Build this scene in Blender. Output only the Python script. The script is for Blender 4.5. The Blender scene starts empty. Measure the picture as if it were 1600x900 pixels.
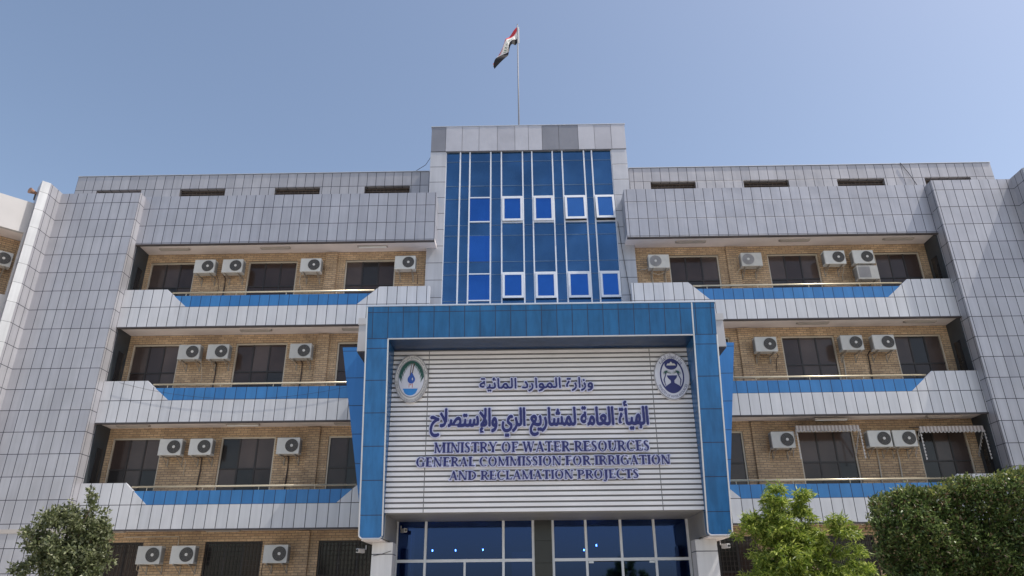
import bpy, bmesh, math, random
import numpy as np
from mathutils import Vector, Matrix

random.seed(7)
rng = np.random.default_rng(7)
S = bpy.context.scene
COL = S.collection
R = math.radians

# ------------------------------------------------------------------ camera
cam_d = bpy.data.cameras.new("camera")
cam = bpy.data.objects.new("camera", cam_d)
COL.objects.link(cam)
F_PX = 1120.0
cam_d.sensor_fit = 'HORIZONTAL'
cam_d.sensor_width = 36.0
cam_d.lens = 36.0 * F_PX / 1600.0
cam_d.clip_start = 0.1
cam_d.clip_end = 3000
_p, _r, _y = 0.41468427, -0.0090138, 0.0123937
_Rt = Vector((math.cos(_y), math.sin(_y), 0))
_Fw = Vector((-math.sin(_y) * math.cos(_p), math.cos(_y) * math.cos(_p), math.sin(_p)))
_Up = _Rt.cross(_Fw)
_R2 = _Rt * math.cos(_r) + _Up * math.sin(_r)
_U2 = -_Rt * math.sin(_r) + _Up * math.cos(_r)
M3 = Matrix((_R2, _U2, -_Fw)).transposed()
cam.matrix_world = Matrix.Translation((0, 0, 1.65)) @ M3.to_4x4()
S.camera = cam

# ------------------------------------------------------------------ sky, sun, exposure
SUN = Vector((0.50, -0.115, 0.84)).normalized()
elev = math.asin(SUN.z)
azim = math.atan2(SUN.x, SUN.y)
W = bpy.data.worlds.new("World")
S.world = W
W.use_nodes = True
nt = W.node_tree
bg = nt.nodes['Background']
sky = nt.nodes.new('ShaderNodeTexSky')
sky.sky_type = 'NISHITA'
sky.sun_disc = False
sky.sun_elevation = elev
sky.sun_rotation = azim
sky.air_density = 1.0
sky.dust_density = 1.8
sky.ozone_density = 1.6
sky.altitude = 30
wb = nt.nodes.new('ShaderNodeVectorMath')
wb.operation = 'MULTIPLY'
wb.inputs[1].default_value = (1.06, 0.97, 0.885)      # hazy, slightly warm air
nt.links.new(sky.outputs[0], wb.inputs[0])
nt.links.new(wb.outputs[0], bg.inputs[0])
bg.inputs[1].default_value = 0.15
sun_d = bpy.data.lights.new("sun", 'SUN')
sun_d.energy = 3.3
sun_d.angle = R(0.5)
sun_d.color = (1.0, 0.94, 0.85)
sun = bpy.data.objects.new("sun", sun_d)
COL.objects.link(sun)
sun.rotation_euler = (-SUN).to_track_quat('-Z', 'Y').to_euler()
sun.location = SUN * 80
S.view_settings.view_transform = 'Standard'
S.view_settings.look = 'None'
S.view_settings.exposure = 0.48
S.view_settings.gamma = 1.0
S.view_settings.use_curve_mapping = False
S.cycles.max_bounces = 7
S.cycles.diffuse_bounces = 4
S.cycles.use_denoising = True


# ------------------------------------------------------------------ materials
def newmat(name):
    m = bpy.data.materials.new(name)
    m.use_nodes = True
    return m, m.node_tree, m.node_tree.nodes['Principled BSDF']


def noise_tint(nt, col, scale, amount, coord='Object'):
    """colour varied by a soft noise: returns a colour socket"""
    tc = nt.nodes.new('ShaderNodeTexCoord')
    n = nt.nodes.new('ShaderNodeTexNoise')
    n.inputs['Scale'].default_value = scale
    n.inputs['Detail'].default_value = 5
    nt.links.new(tc.outputs[coord], n.inputs['Vector'])
    mr = nt.nodes.new('ShaderNodeMapRange')
    mr.inputs[1].default_value = 0.3
    mr.inputs[2].default_value = 0.7
    mr.inputs[3].default_value = 1 - amount
    mr.inputs[4].default_value = 1 + amount
    nt.links.new(n.outputs[0], mr.inputs[0])
    mx = nt.nodes.new('ShaderNodeVectorMath')
    mx.operation = 'MULTIPLY'
    if isinstance(col, tuple):
        mx.inputs[0].default_value = col
    else:
        nt.links.new(col, mx.inputs[0])
    nt.links.new(mr.outputs[0], mx.inputs[1])
    return mx.outputs[0]


def plain(name, col, rough=0.5, metal=0.0, tint=0.08, tscale=3.0, spec=0.5):
    m, nt, b = newmat(name)
    nt.links.new(noise_tint(nt, tuple(col), tscale, tint), b.inputs['Base Color'])
    b.inputs['Roughness'].default_value = rough
    b.inputs['Metallic'].default_value = metal
    b.inputs['Specular IOR Level'].default_value = spec
    return m


def facade_uv(nt):
    """(horizontal, height) in metres on walls facing along X or Y"""
    tc = nt.nodes.new('ShaderNodeTexCoord')
    sp = nt.nodes.new('ShaderNodeSeparateXYZ')
    nt.links.new(tc.outputs['Object'], sp.inputs[0])
    sn = nt.nodes.new('ShaderNodeSeparateXYZ')
    nt.links.new(tc.outputs['Normal'], sn.inputs[0])
    ab = nt.nodes.new('ShaderNodeMath'); ab.operation = 'ABSOLUTE'
    nt.links.new(sn.outputs[0], ab.inputs[0])
    gt = nt.nodes.new('ShaderNodeMath'); gt.operation = 'GREATER_THAN'
    gt.inputs[1].default_value = 0.8
    nt.links.new(ab.outputs[0], gt.inputs[0])
    mx = nt.nodes.new('ShaderNodeMix')
    nt.links.new(gt.outputs[0], mx.inputs[0])
    nt.links.new(sp.outputs[0], mx.inputs[2])
    nt.links.new(sp.outputs[1], mx.inputs[3])
    return mx.outputs[0], sp.outputs[2]


def tiles(nt, pw, ph, u0, v0, c1, c2, cm, joint, bias=0.0, offset=0.0, freq=2):
    u, v = facade_uv(nt)
    au = nt.nodes.new('ShaderNodeMath'); au.operation = 'SUBTRACT'; au.inputs[1].default_value = u0 - pw * 400
    av = nt.nodes.new('ShaderNodeMath'); av.operation = 'SUBTRACT'; av.inputs[1].default_value = v0 - ph * 400
    nt.links.new(u, au.inputs[0]); nt.links.new(v, av.inputs[0])
    cb = nt.nodes.new('ShaderNodeCombineXYZ')
    nt.links.new(au.outputs[0], cb.inputs[0]); nt.links.new(av.outputs[0], cb.inputs[1])
    br = nt.nodes.new('ShaderNodeTexBrick')
    br.offset = offset
    br.offset_frequency = freq
    br.squash = 1.0
    br.inputs['Color1'].default_value = (*c1, 1)
    br.inputs['Color2'].default_value = (*c2, 1)
    br.inputs['Mortar'].default_value = (*cm, 1)
    br.inputs['Scale'].default_value = 1.0
    br.inputs['Mortar Size'].default_value = joint
    br.inputs['Mortar Smooth'].default_value = 0.15
    br.inputs['Bias'].default_value = bias
    br.inputs['Brick Width'].default_value = pw
    br.inputs['Row Height'].default_value = ph
    nt.links.new(cb.outputs[0], br.inputs['Vector'])
    return br


def panel(name, c1, c2, pw, ph, u0, v0, joint=0.0125, metal=0.32, rough=0.40, cm=(0.034, 0.036, 0.05), bias=0.0, dirt=0.08, streak=0.09):
    """sheet-metal cladding with open joints; every panel a little different, slightly wavy"""
    m, nt, b = newmat(name)
    br = tiles(nt, pw, ph, u0, v0, c1, c2, cm, joint, bias)
    b.inputs['Roughness'].default_value = rough
    # rain streaks and dust: noise drawn out along the height
    tc0 = nt.nodes.new('ShaderNodeTexCoord')
    mp0 = nt.nodes.new('ShaderNodeMapping'); mp0.inputs['Scale'].default_value = (5.5, 5.5, 0.28)
    ns0 = nt.nodes.new('ShaderNodeTexNoise'); ns0.inputs['Scale'].default_value = 1.0; ns0.inputs['Detail'].default_value = 6; ns0.inputs['Roughness'].default_value = 0.65
    nt.links.new(tc0.outputs['Object'], mp0.inputs[0]); nt.links.new(mp0.outputs[0], ns0.inputs['Vector'])
    mr0 = nt.nodes.new('ShaderNodeMapRange'); mr0.inputs[1].default_value = 0.35; mr0.inputs[2].default_value = 0.62
    mr0.inputs[3].default_value = 1 - streak; mr0.inputs[4].default_value = 1 + streak * 0.35
    nt.links.new(ns0.outputs[0], mr0.inputs[0])
    ms0 = nt.nodes.new('ShaderNodeVectorMath'); ms0.operation = 'MULTIPLY'
    nt.links.new(noise_tint(nt, br.outputs['Color'], 0.9, dirt), ms0.inputs[0]); nt.links.new(mr0.outputs[0], ms0.inputs[1])
    nt.links.new(ms0.outputs[0], b.inputs['Base Color'])
    mm = nt.nodes.new('ShaderNodeMath'); mm.operation = 'MULTIPLY_ADD'
    mm.inputs[1].default_value = -metal; mm.inputs[2].default_value = metal
    nt.links.new(br.outputs['Fac'], mm.inputs[0])
    nt.links.new(mm.outputs[0], b.inputs['Metallic'])
    # waviness of the sheet + groove of the joint
    tc = nt.nodes.new('ShaderNodeTexCoord')
    n = nt.nodes.new('ShaderNodeTexNoise'); n.inputs['Scale'].default_value = 1.7; n.inputs['Detail'].default_value = 1.5
    nt.links.new(tc.outputs['Object'], n.inputs['Vector'])
    b1 = nt.nodes.new('ShaderNodeBump'); b1.inputs['Strength'].default_value = 0.25; b1.inputs['Distance'].default_value = 0.06
    nt.links.new(n.outputs[0], b1.inputs['Height'])
    b2 = nt.nodes.new('ShaderNodeBump'); b2.invert = True; b2.inputs['Strength'].default_value = 0.3; b2.inputs['Distance'].default_value = 0.01
    nt.links.new(br.outputs['Fac'], b2.inputs['Height'])
    nt.links.new(b1.outputs[0], b2.inputs['Normal'])
    nt.links.new(b2.outputs[0], b.inputs['Normal'])
    return m


SIL1, SIL2 = (0.40, 0.40, 0.435), (0.455, 0.455, 0.485)
WH1, WH2 = (0.53, 0.54, 0.57), (0.60, 0.605, 0.63)
BL1, BL2 = (0.035, 0.165, 0.40), (0.05, 0.20, 0.45)
m_pier = panel("silver_pier_cladding", SIL1, SIL2, 0.345, 0.735, -14.58, 15.85)
m_eave = panel("silver_eave_cladding", (0.36, 0.365, 0.405), (0.41, 0.415, 0.455), 0.37, 0.745, -14.7, 15.03)
m_attic = panel("silver_attic_cladding", (0.37, 0.365, 0.385), (0.45, 0.44, 0.455), 0.385, 0.69, -19.28, 18.23)
m_towcol = panel("silver_tower_cladding", (0.45, 0.45, 0.47), (0.53, 0.53, 0.55), 40.0, 0.725, -60.0, 18.72)
m_tow_a = plain("tower_panel_light", (0.50, 0.49, 0.51), 0.42, 0.45, 0.06, 2)
m_tow_b = plain("tower_panel_mid", (0.44, 0.43, 0.45), 0.42, 0.45, 0.06, 2)
m_tow_c = plain("tower_panel_dark", (0.24, 0.24, 0.26), 0.42, 0.45, 0.06, 2)
m_white = panel("white_parapet_cladding", WH1, WH2, 0.36, 0.77, -14.58, 0.0, metal=0.15, rough=0.42, dirt=0.05)
m_blue = panel("blue_parapet_cladding", BL1, BL2, 0.36, 7.0, -14.58, -1.0, metal=0.25, rough=0.36, cm=(0.01, 0.03, 0.09), dirt=0.08)
m_bhead = panel("blue_portal_header_cladding", (0.014, 0.118, 0.30), (0.020, 0.138, 0.335), 0.434, 0.74, -3.75, 8.50, metal=0.35, rough=0.30, cm=(0.01, 0.04, 0.11), dirt=0.12, streak=0.22)
m_bleg = panel("blue_portal_leg_cladding", (0.022, 0.15, 0.38), (0.030, 0.168, 0.41), 40.0, 0.88, -60, 8.23, metal=0.35, rough=0.30, cm=(0.01, 0.04, 0.11), dirt=0.12, streak=0.22)
m_bfin = panel("blue_fin_cladding", (0.04, 0.18, 0.44), (0.045, 0.19, 0.46), 40.0, 0.9, -60, 8.28, metal=0.3, rough=0.32, cm=(0.01, 0.04, 0.11), dirt=0.06)
m_bplain = plain("blue_metal_plain", (0.04, 0.16, 0.38), 0.35, 0.3)
m_trim = plain("bright_aluminium_trim", (0.62, 0.64, 0.67), 0.35, 0.6, 0.04)
m_soffit = plain("cream_soffit_paint", (0.80, 0.735, 0.71), 0.8, 0, 0.07, 1.2)
m_gsoffit = plain("grey_soffit_panel", (0.30, 0.295, 0.29), 0.5, 0.2, 0.06, 1.5)
m_drip = plain("dark_drip_edge", (0.075, 0.065, 0.065), 0.6)
m_return_shade = plain("shaded_return_grey", (0.055, 0.065, 0.075), 0.45, 0.2)  # shade under the balcony soffits put into the base colour
m_wpaint = plain("white_wall_paint", (0.47, 0.46, 0.46), 0.7, 0, 0.05, 1.1)
m_whitecol = panel("white_column_cladding", (0.66, 0.65, 0.65), (0.70, 0.69, 0.69), 3.0, 0.9, -20, 2.90, metal=0.1, rough=0.45)
m_chamfer = panel("white_edge_cladding", (0.50, 0.51, 0.52), (0.54, 0.55, 0.56), 3.0, 0.735, -50, 15.85, metal=0.15, rough=0.4, joint=0.006)
m_roof = plain("roof_screed", (0.33, 0.31, 0.28), 0.9)
m_alu = plain("beige_window_aluminium", (0.56, 0.49, 0.39), 0.45, 0.3)
m_bar = plain("brown_glazing_bar", (0.030, 0.024, 0.022), 0.4, 0.1)
m_rail = plain("cream_handrail", (0.70, 0.62, 0.46), 0.32, 0.55, 0.05)
m_mull = plain("white_mullion", (0.72, 0.74, 0.78), 0.4, 0.1, 0.03)
m_seam = plain("blue_grey_glass_seam", (0.11, 0.17, 0.27), 0.4, 0.2)
m_conc = plain("concrete", (0.34, 0.32, 0.29), 0.9, 0, 0.12, 0.8)
m_vent = plain("dark_vent_mesh", (0.035, 0.026, 0.022), 0.7, 0, 0.5, 9)
m_ventb = plain("rusty_vent_bar", (0.10, 0.075, 0.06), 0.7, 0, 0.4, 9)
m_black = plain("black_stone_cladding", (0.022, 0.024, 0.024), 0.25)
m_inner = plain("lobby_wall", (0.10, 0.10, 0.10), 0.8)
def aged(name, col, rough):
    m = plain(name, col, rough, 0, 0.07, 4)
    nt = m.node_tree; b = nt.nodes['Principled BSDF']; src = b.inputs['Base Color'].links[0].from_socket
    oi = nt.nodes.new('ShaderNodeObjectInfo'); mr = nt.nodes.new('ShaderNodeMapRange'); mr.inputs[3].default_value = 0.80; mr.inputs[4].default_value = 1.12
    nt.links.new(oi.outputs['Random'], mr.inputs[0])
    mx = nt.nodes.new('ShaderNodeVectorMath'); mx.operation = 'MULTIPLY'
    nt.links.new(src, mx.inputs[0]); nt.links.new(mr.outputs[0], mx.inputs[1]); nt.links.new(mx.outputs[0], b.inputs['Base Color'])
    return m


m_ac = aged("ac_white_paint", (0.56, 0.555, 0.525), 0.5)
m_ac2 = aged("ac_cream_paint", (0.62, 0.60, 0.55), 0.5)
m_acside = plain("ac_coil_side", (0.25, 0.25, 0.24), 0.6)
m_fan = plain("ac_fan_grille", (0.050, 0.047, 0.044), 0.5, 0, 0.1)
m_fan2 = plain("ac_grey_grille", (0.30, 0.29, 0.29), 0.5, 0, 0.1)
m_fanr = plain("ac_grille_ring", (0.12, 0.112, 0.105), 0.5)
m_hub = plain("ac_hub", (0.62, 0.60, 0.56), 0.5)
m_brk = plain("ac_bracket", (0.34, 0.30, 0.25), 0.6)
m_pipe = plain("pipe_lagging", (0.50, 0.44, 0.36), 0.7)
m_pipe_d = plain("dark_pipe", (0.07, 0.05, 0.04), 0.7)
m_lampbody = plain("grey_lamp_body", (0.42, 0.38, 0.34), 0.6)
m_tube = plain("white_lamp_diffuser", (0.85, 0.85, 0.83), 0.4)
m_cable = plain("black_cable", (0.03, 0.03, 0.035), 0.7)
m_pole = plain("grey_pole_metal", (0.20, 0.21, 0.24), 0.6, 0.0)
m_navy = plain("navy_lettering", (0.017, 0.019, 0.135), 0.35, 0, 0.05)
m_back = plain("pale_letter_backing", (0.66, 0.68, 0.88), 0.45, 0, 0.03)
m_louvre = plain("white_louvre_metal", (0.80, 0.785, 0.785), 0.5, 0.0, 0.06, 1.0)
m_band = plain("cream_band", (0.44, 0.41, 0.385), 0.7)
m_joint_shade = plain("dark_joint_and_louvre_shade", (0.21, 0.207, 0.21), 0.7)  # real joints on the tower crown; painted shade on the sign louvres


def brick_mat():
    m, nt, b = newmat("yellow_brick")
    br = tiles(nt, 0.245, 0.082, 0.0, 0.0, (0.58, 0.415, 0.255), (0.43, 0.295, 0.18), (0.21, 0.165, 0.125), 0.0085, 0.0, 0.5)
    n = nt.nodes.new('ShaderNodeTexNoise'); n.inputs['Scale'].default_value = 16
    tc = nt.nodes.new('ShaderNodeTexCoord'); nt.links.new(tc.outputs['Object'], n.inputs['Vector'])
    c = noise_tint(nt, br.outputs['Color'], 0.8, 0.16)
    c1_ = noise_tint(nt, c, 2.6, 0.13)
    c2 = noise_tint(nt, c1_, 22, 0.14)
    nt.links.new(c2, b.inputs['Base Color'])
    b.inputs['Roughness'].default_value = 0.85
    bp = nt.nodes.new('ShaderNodeBump'); bp.invert = True
    bp.inputs['Strength'].default_value = 0.7; bp.inputs['Distance'].default_value = 0.012
    nt.links.new(br.outputs['Fac'], bp.inputs['Height']); nt.links.new(bp.outputs[0], b.inputs['Normal'])
    return m


m_brick = brick_mat()


def glass(name, base, rough=0.06, metal=0.0, spec=0.5, var=0.12, wav=0.12):
    m, nt, b = newmat(name)
    nt.links.new(noise_tint(nt, base, 0.7, var), b.inputs['Base Color'])
    b.inputs['Roughness'].default_value = rough
    b.inputs['Metallic'].default_value = metal
    b.inputs['Specular IOR Level'].default_value = spec
    tc = nt.nodes.new('ShaderNodeTexCoord')
    n = nt.nodes.new('ShaderNodeTexNoise'); n.inputs['Scale'].default_value = 0.9; n.inputs['Detail'].default_value = 1
    nt.links.new(tc.outputs['Object'], n.inputs['Vector'])
    bp = nt.nodes.new('ShaderNodeBump'); bp.inputs['Strength'].default_value = wav; bp.inputs['Distance'].default_value = 0.05
    nt.links.new(n.outputs[0], bp.inputs['Height']); nt.links.new(bp.outputs[0], b.inputs['Normal'])
    return m


m_gl_dark = glass("blue_mirror_glass", (0.052, 0.135, 0.268), 0.08, 0.75, 0.5, 0.22, 0.3)
m_gl_bri = glass("bright_blue_glass", (0.028, 0.125, 0.41), 0.08, 0.75)
m_gl_sky = glass("tilted_blue_glass", (0.055, 0.175, 0.44), 0.08, 0.75)
m_gl_brown = glass("brown_tinted_glass", (0.050, 0.034, 0.029), 0.10, 0.0, 0.38, 0.35)
m_gl_brown3 = glass("curtained_tinted_glass", (0.082, 0.060, 0.052), 0.12, 0.0, 0.38, 0.3)
m_gl_brown2 = glass("smoky_tinted_glass", (0.030, 0.027, 0.026), 0.10, 0.0, 0.38, 0.3)


def tinted_glass(name, tint, refl):
    m = bpy.data.materials.new(name); m.use_nodes = True
    nt = m.node_tree
    for n in list(nt.nodes):
        if n.type != 'OUTPUT_MATERIAL': nt.nodes.remove(n)
    out = [n for n in nt.nodes if n.type == 'OUTPUT_MATERIAL'][0]
    tr = nt.nodes.new('ShaderNodeBsdfTransparent'); tr.inputs[0].default_value = (*tint, 1)
    gl = nt.nodes.new('ShaderNodeBsdfGlossy'); gl.inputs['Roughness'].default_value = 0.03
    gl.inputs[0].default_value = (*refl, 1)
    fr = nt.nodes.new('ShaderNodeFresnel'); fr.inputs[0].default_value = 2.05
    mx = nt.nodes.new('ShaderNodeMixShader')
    nt.links.new(fr.outputs[0], mx.inputs[0]); nt.links.new(tr.outputs[0], mx.inputs[1]); nt.links.new(gl.outputs[0], mx.inputs[2])
    nt.links.new(mx.outputs[0], out.inputs[0])
    return m


m_gl_lobby = tinted_glass("blue_tinted_entrance_glass", (0.11, 0.20, 0.48), (0.24, 0.41, 0.90))


def emit(name, col, st):
    m, nt, b = newmat(name)
    b.inputs['Base Color'].default_value = (*col, 1)
    b.inputs['Emission Color'].default_value = (*col, 1)
    b.inputs['Emission Strength'].default_value = st
    return m


# ------------------------------------------------------------------ mesh helpers
class MB:
    def __init__(self):
        self.v = []; self.f = []; self.m = []

    def quad(self, pts, mi=0):
        i = len(self.v); self.v += [tuple(p) for p in pts]
        self.f.append(tuple(range(i, i + len(pts)))); self.m.append(mi)
        return self

    def box(self, x0, x1, y0, y1, z0, z1, mi=0):
        i = len(self.v)
        for z in (z0, z1):
            self.v += [(x0, y0, z), (x1, y0, z), (x1, y1, z), (x0, y1, z)]
        for f in ((0, 3, 2, 1), (4, 5, 6, 7), (0, 1, 5, 4), (1, 2, 6, 5), (2, 3, 7, 6), (3, 0, 4, 7)):
            self.f.append(tuple(i + k for k in f)); self.m.append(mi)
        return self

    def prism(self, poly, y0, y1, mi=0, yf=None):
        """polygon in (x,z), extruded along y; yf(z) may give a sloping front"""
        n = len(poly); i = len(self.v)
        self.v += [(x, yf(z) if yf else y0, z) for x, z in poly]
        self.v += [(x, y1, z) for x, z in poly]
        self.f.append(tuple(range(i, i + n))); self.m.append(mi)
        self.f.append(tuple(range(i + 2 * n - 1, i + n - 1, -1))); self.m.append(mi)
        for k in range(n):
            j = (k + 1) % n
            self.f.append((i + j, i + k, i + n + k, i + n + j)); self.m.append(mi)
        return self

    def vprism(self, poly, z0, z1, mi=0):
        """polygon in (x,y), extruded along z"""
        n = len(poly); i = len(self.v)
        self.v += [(x, y, z0) for x, y in poly] + [(x, y, z1) for x, y in poly]
        self.f.append(tuple(range(i + n - 1, i - 1, -1))); self.m.append(mi)
        self.f.append(tuple(range(i + n, i + 2 * n))); self.m.append(mi)
        for k in range(n):
            j = (k + 1) % n
            self.f.append((i + k, i + j, i + n + j, i + n + k)); self.m.append(mi)
        return self

    def tube(self, pts, r, seg=8, mi=0):
        pts = [Vector(p) for p in pts]
        rr = r if isinstance(r, (list, tuple)) else [r] * len(pts)
        i0 = len(self.v)
        for k, p in enumerate(pts):
            t = (pts[min(k + 1, len(pts) - 1)] - pts[max(k - 1, 0)]).normalized()
            a = Vector((0, 0, 1)) if abs(t.z) < 0.9 else Vector((1, 0, 0))
            u = t.cross(a).normalized(); w = t.cross(u)
            for s in range(seg):
                an = 2 * math.pi * s / seg
                self.v.append(tuple(p + (u * math.cos(an) + w * math.sin(an)) * rr[k]))
        for k in range(len(pts) - 1):
            for s in range(seg):
                a = i0 + k * seg + s; b = i0 + k * seg + (s + 1) % seg
                self.f.append((a, b, b + seg, a + seg)); self.m.append(mi)
        self.f.append(tuple(i0 + s for s in reversed(range(seg)))); self.m.append(mi)
        e = i0 + (len(pts) - 1) * seg
        self.f.append(tuple(e + s for s in range(seg))); self.m.append(mi)
        return self

    def disc(self, cx, y0, y1, cz, rx, rz, seg=32, mi=0):
        self.prism([(cx + rx * math.cos(2 * math.pi * k / seg), cz + rz * math.sin(2 * math.pi * k / seg)) for k in range(seg)], y0, y1, mi)
        return self

    def ring(self, cx, y0, y1, cz, ro, ri, seg=28, mi=0, ez=1.0):
        i = len(self.v)
        for y in (y0, y1):
            for rad in (ro, ri):
                self.v += [(cx + rad * math.cos(2 * math.pi * k / seg), y, cz + rad * ez * math.sin(2 * math.pi * k / seg)) for k in range(seg)]
        for k in range(seg):
            j = (k + 1) % seg
            self.f += [(i + k, i + j, i + seg + j, i + seg + k), (i + k, i + 2 * seg + k, i + 2 * seg + j, i + j),
                       (i + seg + k, i + seg + j, i + 3 * seg + j, i + 3 * seg + k)]
            self.m += [mi] * 3
        return self

    def build(self, name, mats, parent=None, local=False, origin=None, bevel=0, smooth=False):
        mats = mats if isinstance(mats, (list, tuple)) else [mats]
        me = bpy.data.meshes.new(name)
        ox = Vector(origin) if origin else Vector((0, 0, 0))
        me.from_pydata([tuple(Vector(v) - ox) for v in self.v], [], self.f)
        for m in mats: me.materials.append(m)
        me.polygons.foreach_set('material_index', self.m)
        bm = bmesh.new(); bm.from_mesh(me)
        bmesh.ops.recalc_face_normals(bm, faces=bm.faces)
        bm.to_mesh(me); bm.free()
        me.update()
        o = bpy.data.objects.new(name, me); COL.objects.link(o)
        o.location = ox
        if smooth:
            for p in me.polygons: p.use_smooth = True
        if parent is not None:
            o.parent = parent
            if not local:
                o.matrix_parent_inverse = world_of(parent).inverted()
        if bevel:
            md = o.modifiers.new('bevel', 'BEVEL'); md.width = bevel; md.segments = 2; md.limit_method = 'ANGLE'
        return o


def world_of(o):
    m = Matrix.LocRotScale(o.location, o.rotation_euler, o.scale)
    if o.parent:
        return world_of(o.parent) @ o.matrix_parent_inverse @ m
    return m


def tag(o, label=None, cat=None, group=None, kind=None):
    if label: o['label'] = label
    if cat: o['category'] = cat
    if group: o['group'] = group
    if kind: o['kind'] = kind
    return o


def empty(name, loc, rz=0.0, label=None, cat=None, group=None):
    o = bpy.data.objects.new(name, None); COL.objects.link(o)
    o.location = loc; o.rotation_euler = (0, 0, rz); o.empty_display_size = 0.3
    return tag(o, label, cat, group)


def copy_tree(o, parent=None):
    c = o.copy(); COL.objects.link(c)
    if parent is not None: c.parent = parent
    for ch in [x for x in list(o.children)]:
        copy_tree(ch, c)
    return c


def wall_open(mb, x0, x1, z0, z1, y, depth, opens, mi=0):
    """front face with rectangular holes and their reveals"""
    xs = sorted({x0, x1, *[o[0] for o in opens], *[o[1] for o in opens]})
    zs = sorted({z0, z1, *[o[2] for o in opens], *[o[3] for o in opens]})
    for a, b in zip(xs, xs[1:]):
        for c, d in zip(zs, zs[1:]):
            mx, mz = (a + b) / 2, (c + d) / 2
            if any(o[0] < mx < o[1] and o[2] < mz < o[3] for o in opens): continue
            mb.quad([(a, y, c), (b, y, c), (b, y, d), (a, y, d)], mi)
    for a, b, c, d in opens:
        mb.quad([(a, y, c), (a, y + depth, c), (a, y + depth, d), (a, y, d)], mi)
        mb.quad([(b, y, c), (b, y, d), (b, y + depth, d), (b, y + depth, c)], mi)
        mb.quad([(a, y, d), (a, y + depth, d), (b, y + depth, d), (b, y, d)], mi)
        mb.quad([(a, y, c), (b, y, c), (b, y + depth, c), (a, y + depth, c)], mi)


# ------------------------------------------------------------------ setting: ground
g = MB(); g.quad([(-600, -600, 0), (600, -600, 0), (600, 900, 0), (-600, 900, 0)])
mg, ntg, bgp = newmat("ground_paving")
brg = tiles(ntg, 0.5, 0.5, 0, 0, (0.42, 0.39, 0.35), (0.48, 0.45, 0.40), (0.25, 0.23, 0.21), 0.008)
tcg = ntg.nodes.new('ShaderNodeTexCoord'); ntg.links.new(tcg.outputs['Object'], brg.inputs['Vector'])
ntg.links.new(noise_tint(ntg, brg.outputs['Color'], 0.15, 0.15), bgp.inputs['Base Color'])
bgp.inputs['Roughness'].default_value = 0.9
tag(g.build("ground", mg), kind='structure')
st = MB()
st.box(-5.5, 6.6, 17.6, 25.0, 0.004, 0.15).box(-5.2, 6.3, 18.0, 25.0, 0.15, 0.30)
tag(st.build("entrance_steps", m_conc), kind='structure')

# ------------------------------------------------------------------ main building
FL = [0.45, 3.92, 7.40, 10.88, 14.25]          # soffit / slab levels
YB, YF, YP = 25.0, 24.0, 23.6                   # brick wall, balcony front, pier front
bld = empty("office_building", (0.56, 25.0, 0), 0,
            "five storey office building with silver cladding, blue portal, brick balconies and glass tower", "building")
LW = [(-14.40, -12.62), (-10.56, -8.64), (-6.78, -4.82)]
RW = [(5.75, 7.68), (9.55, 11.50), (13.65, 15.40)]
XL0, XL1, XR0, XR1 = -14.58, -3.60, 4.45, 15.70


def window(x0, x1, z0, z1, k, grille=False, split=3):
    y = YB
    f = MB(); t = 0.055
    f.box(x0, x1, y + 0.055, y + 0.15, z1 - t, z1).box(x0, x1, y + 0.055, y + 0.15, z0, z0 + t)
    f.box(x0, x0 + t, y + 0.055, y + 0.15, z0 + t, z1 - t).box(x1 - t, x1, y + 0.055, y + 0.15, z0 + t, z1 - t)
    fo = f.build("window", m_alu if not grille else m_bar, bld)
    b = MB(); w = (x1 - x0 - 2 * t) / split; zm = z0 + (z1 - z0) * 0.60
    pn = MB(); rw = random.Random(k * 13)
    for i in range(split):
        for za, zb in ((z0 + t + .002, zm), (zm, z1 - t - .002)):
            pn.box(x0 + t + w * i, x0 + t + w * (i + 1), y + 0.105, y + 0.125, za, zb, rw.choice((0, 0, 1, 2, 2) if not grille else (1, 1, 0)))
    pn.build("pane", [m_gl_brown, m_gl_brown2, m_gl_brown3], fo)
    for i in range(1, split):
        xx = x0 + t + w * i
        b.box(xx - .028, xx + .028, y + 0.085, y + 0.103, z0 + t, z1 - t)
    b.box(x0 + t, x1 - t, y + 0.078, y + 0.084, zm - .025, zm + .025)
    b.build("glazing_bar", m_bar, fo)
    if grille:
        gr = MB()
        n = int((x1 - x0) / 0.12)
        for i in range(1, n):
            xx = x0 + (x1 - x0) * i / n
            gr.box(xx - .008, xx + .008, y + 0.02, y + 0.036, z0 + .02, z1 - .02)
        for i in range(1, 18):
            zz = z0 + (z1 - z0) * i / 18
            gr.box(x0 + .02, x1 - .02, y + 0.038, y + 0.05, zz - .008, zz + .008)
        gr.build("window_grille", m_vent, fo)


kk = 0
for (a, b, wins) in ((XL0, XL1, LW), (XR0, XR1, RW)):
    opens = []
    for lv in range(4):
        S0 = FL[lv]; top = FL[lv + 1] - 0.31
        for (x0, x1) in wins:
            opens.append((x0, x1, S0 + 0.45, top))
    mb = MB()
    wall_open(mb, a, b, 0, 14.3, YB, 0.2, opens)
    mb.build("brick_wall", m_brick, bld)
    for i, o in enumerate(opens):
        kk += 1
        window(*o, kk, grille=(i < 3))
for xa, xb in ((-7.52, -7.08), (7.98, 8.43)):
    for lv in range(4):
        MB().box(xa, xb, YB - 0.09, YB + 0.01, FL[lv] + 0.16, FL[lv + 1] - 0.003).build("brick_pilaster", m_brick, bld)


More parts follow.
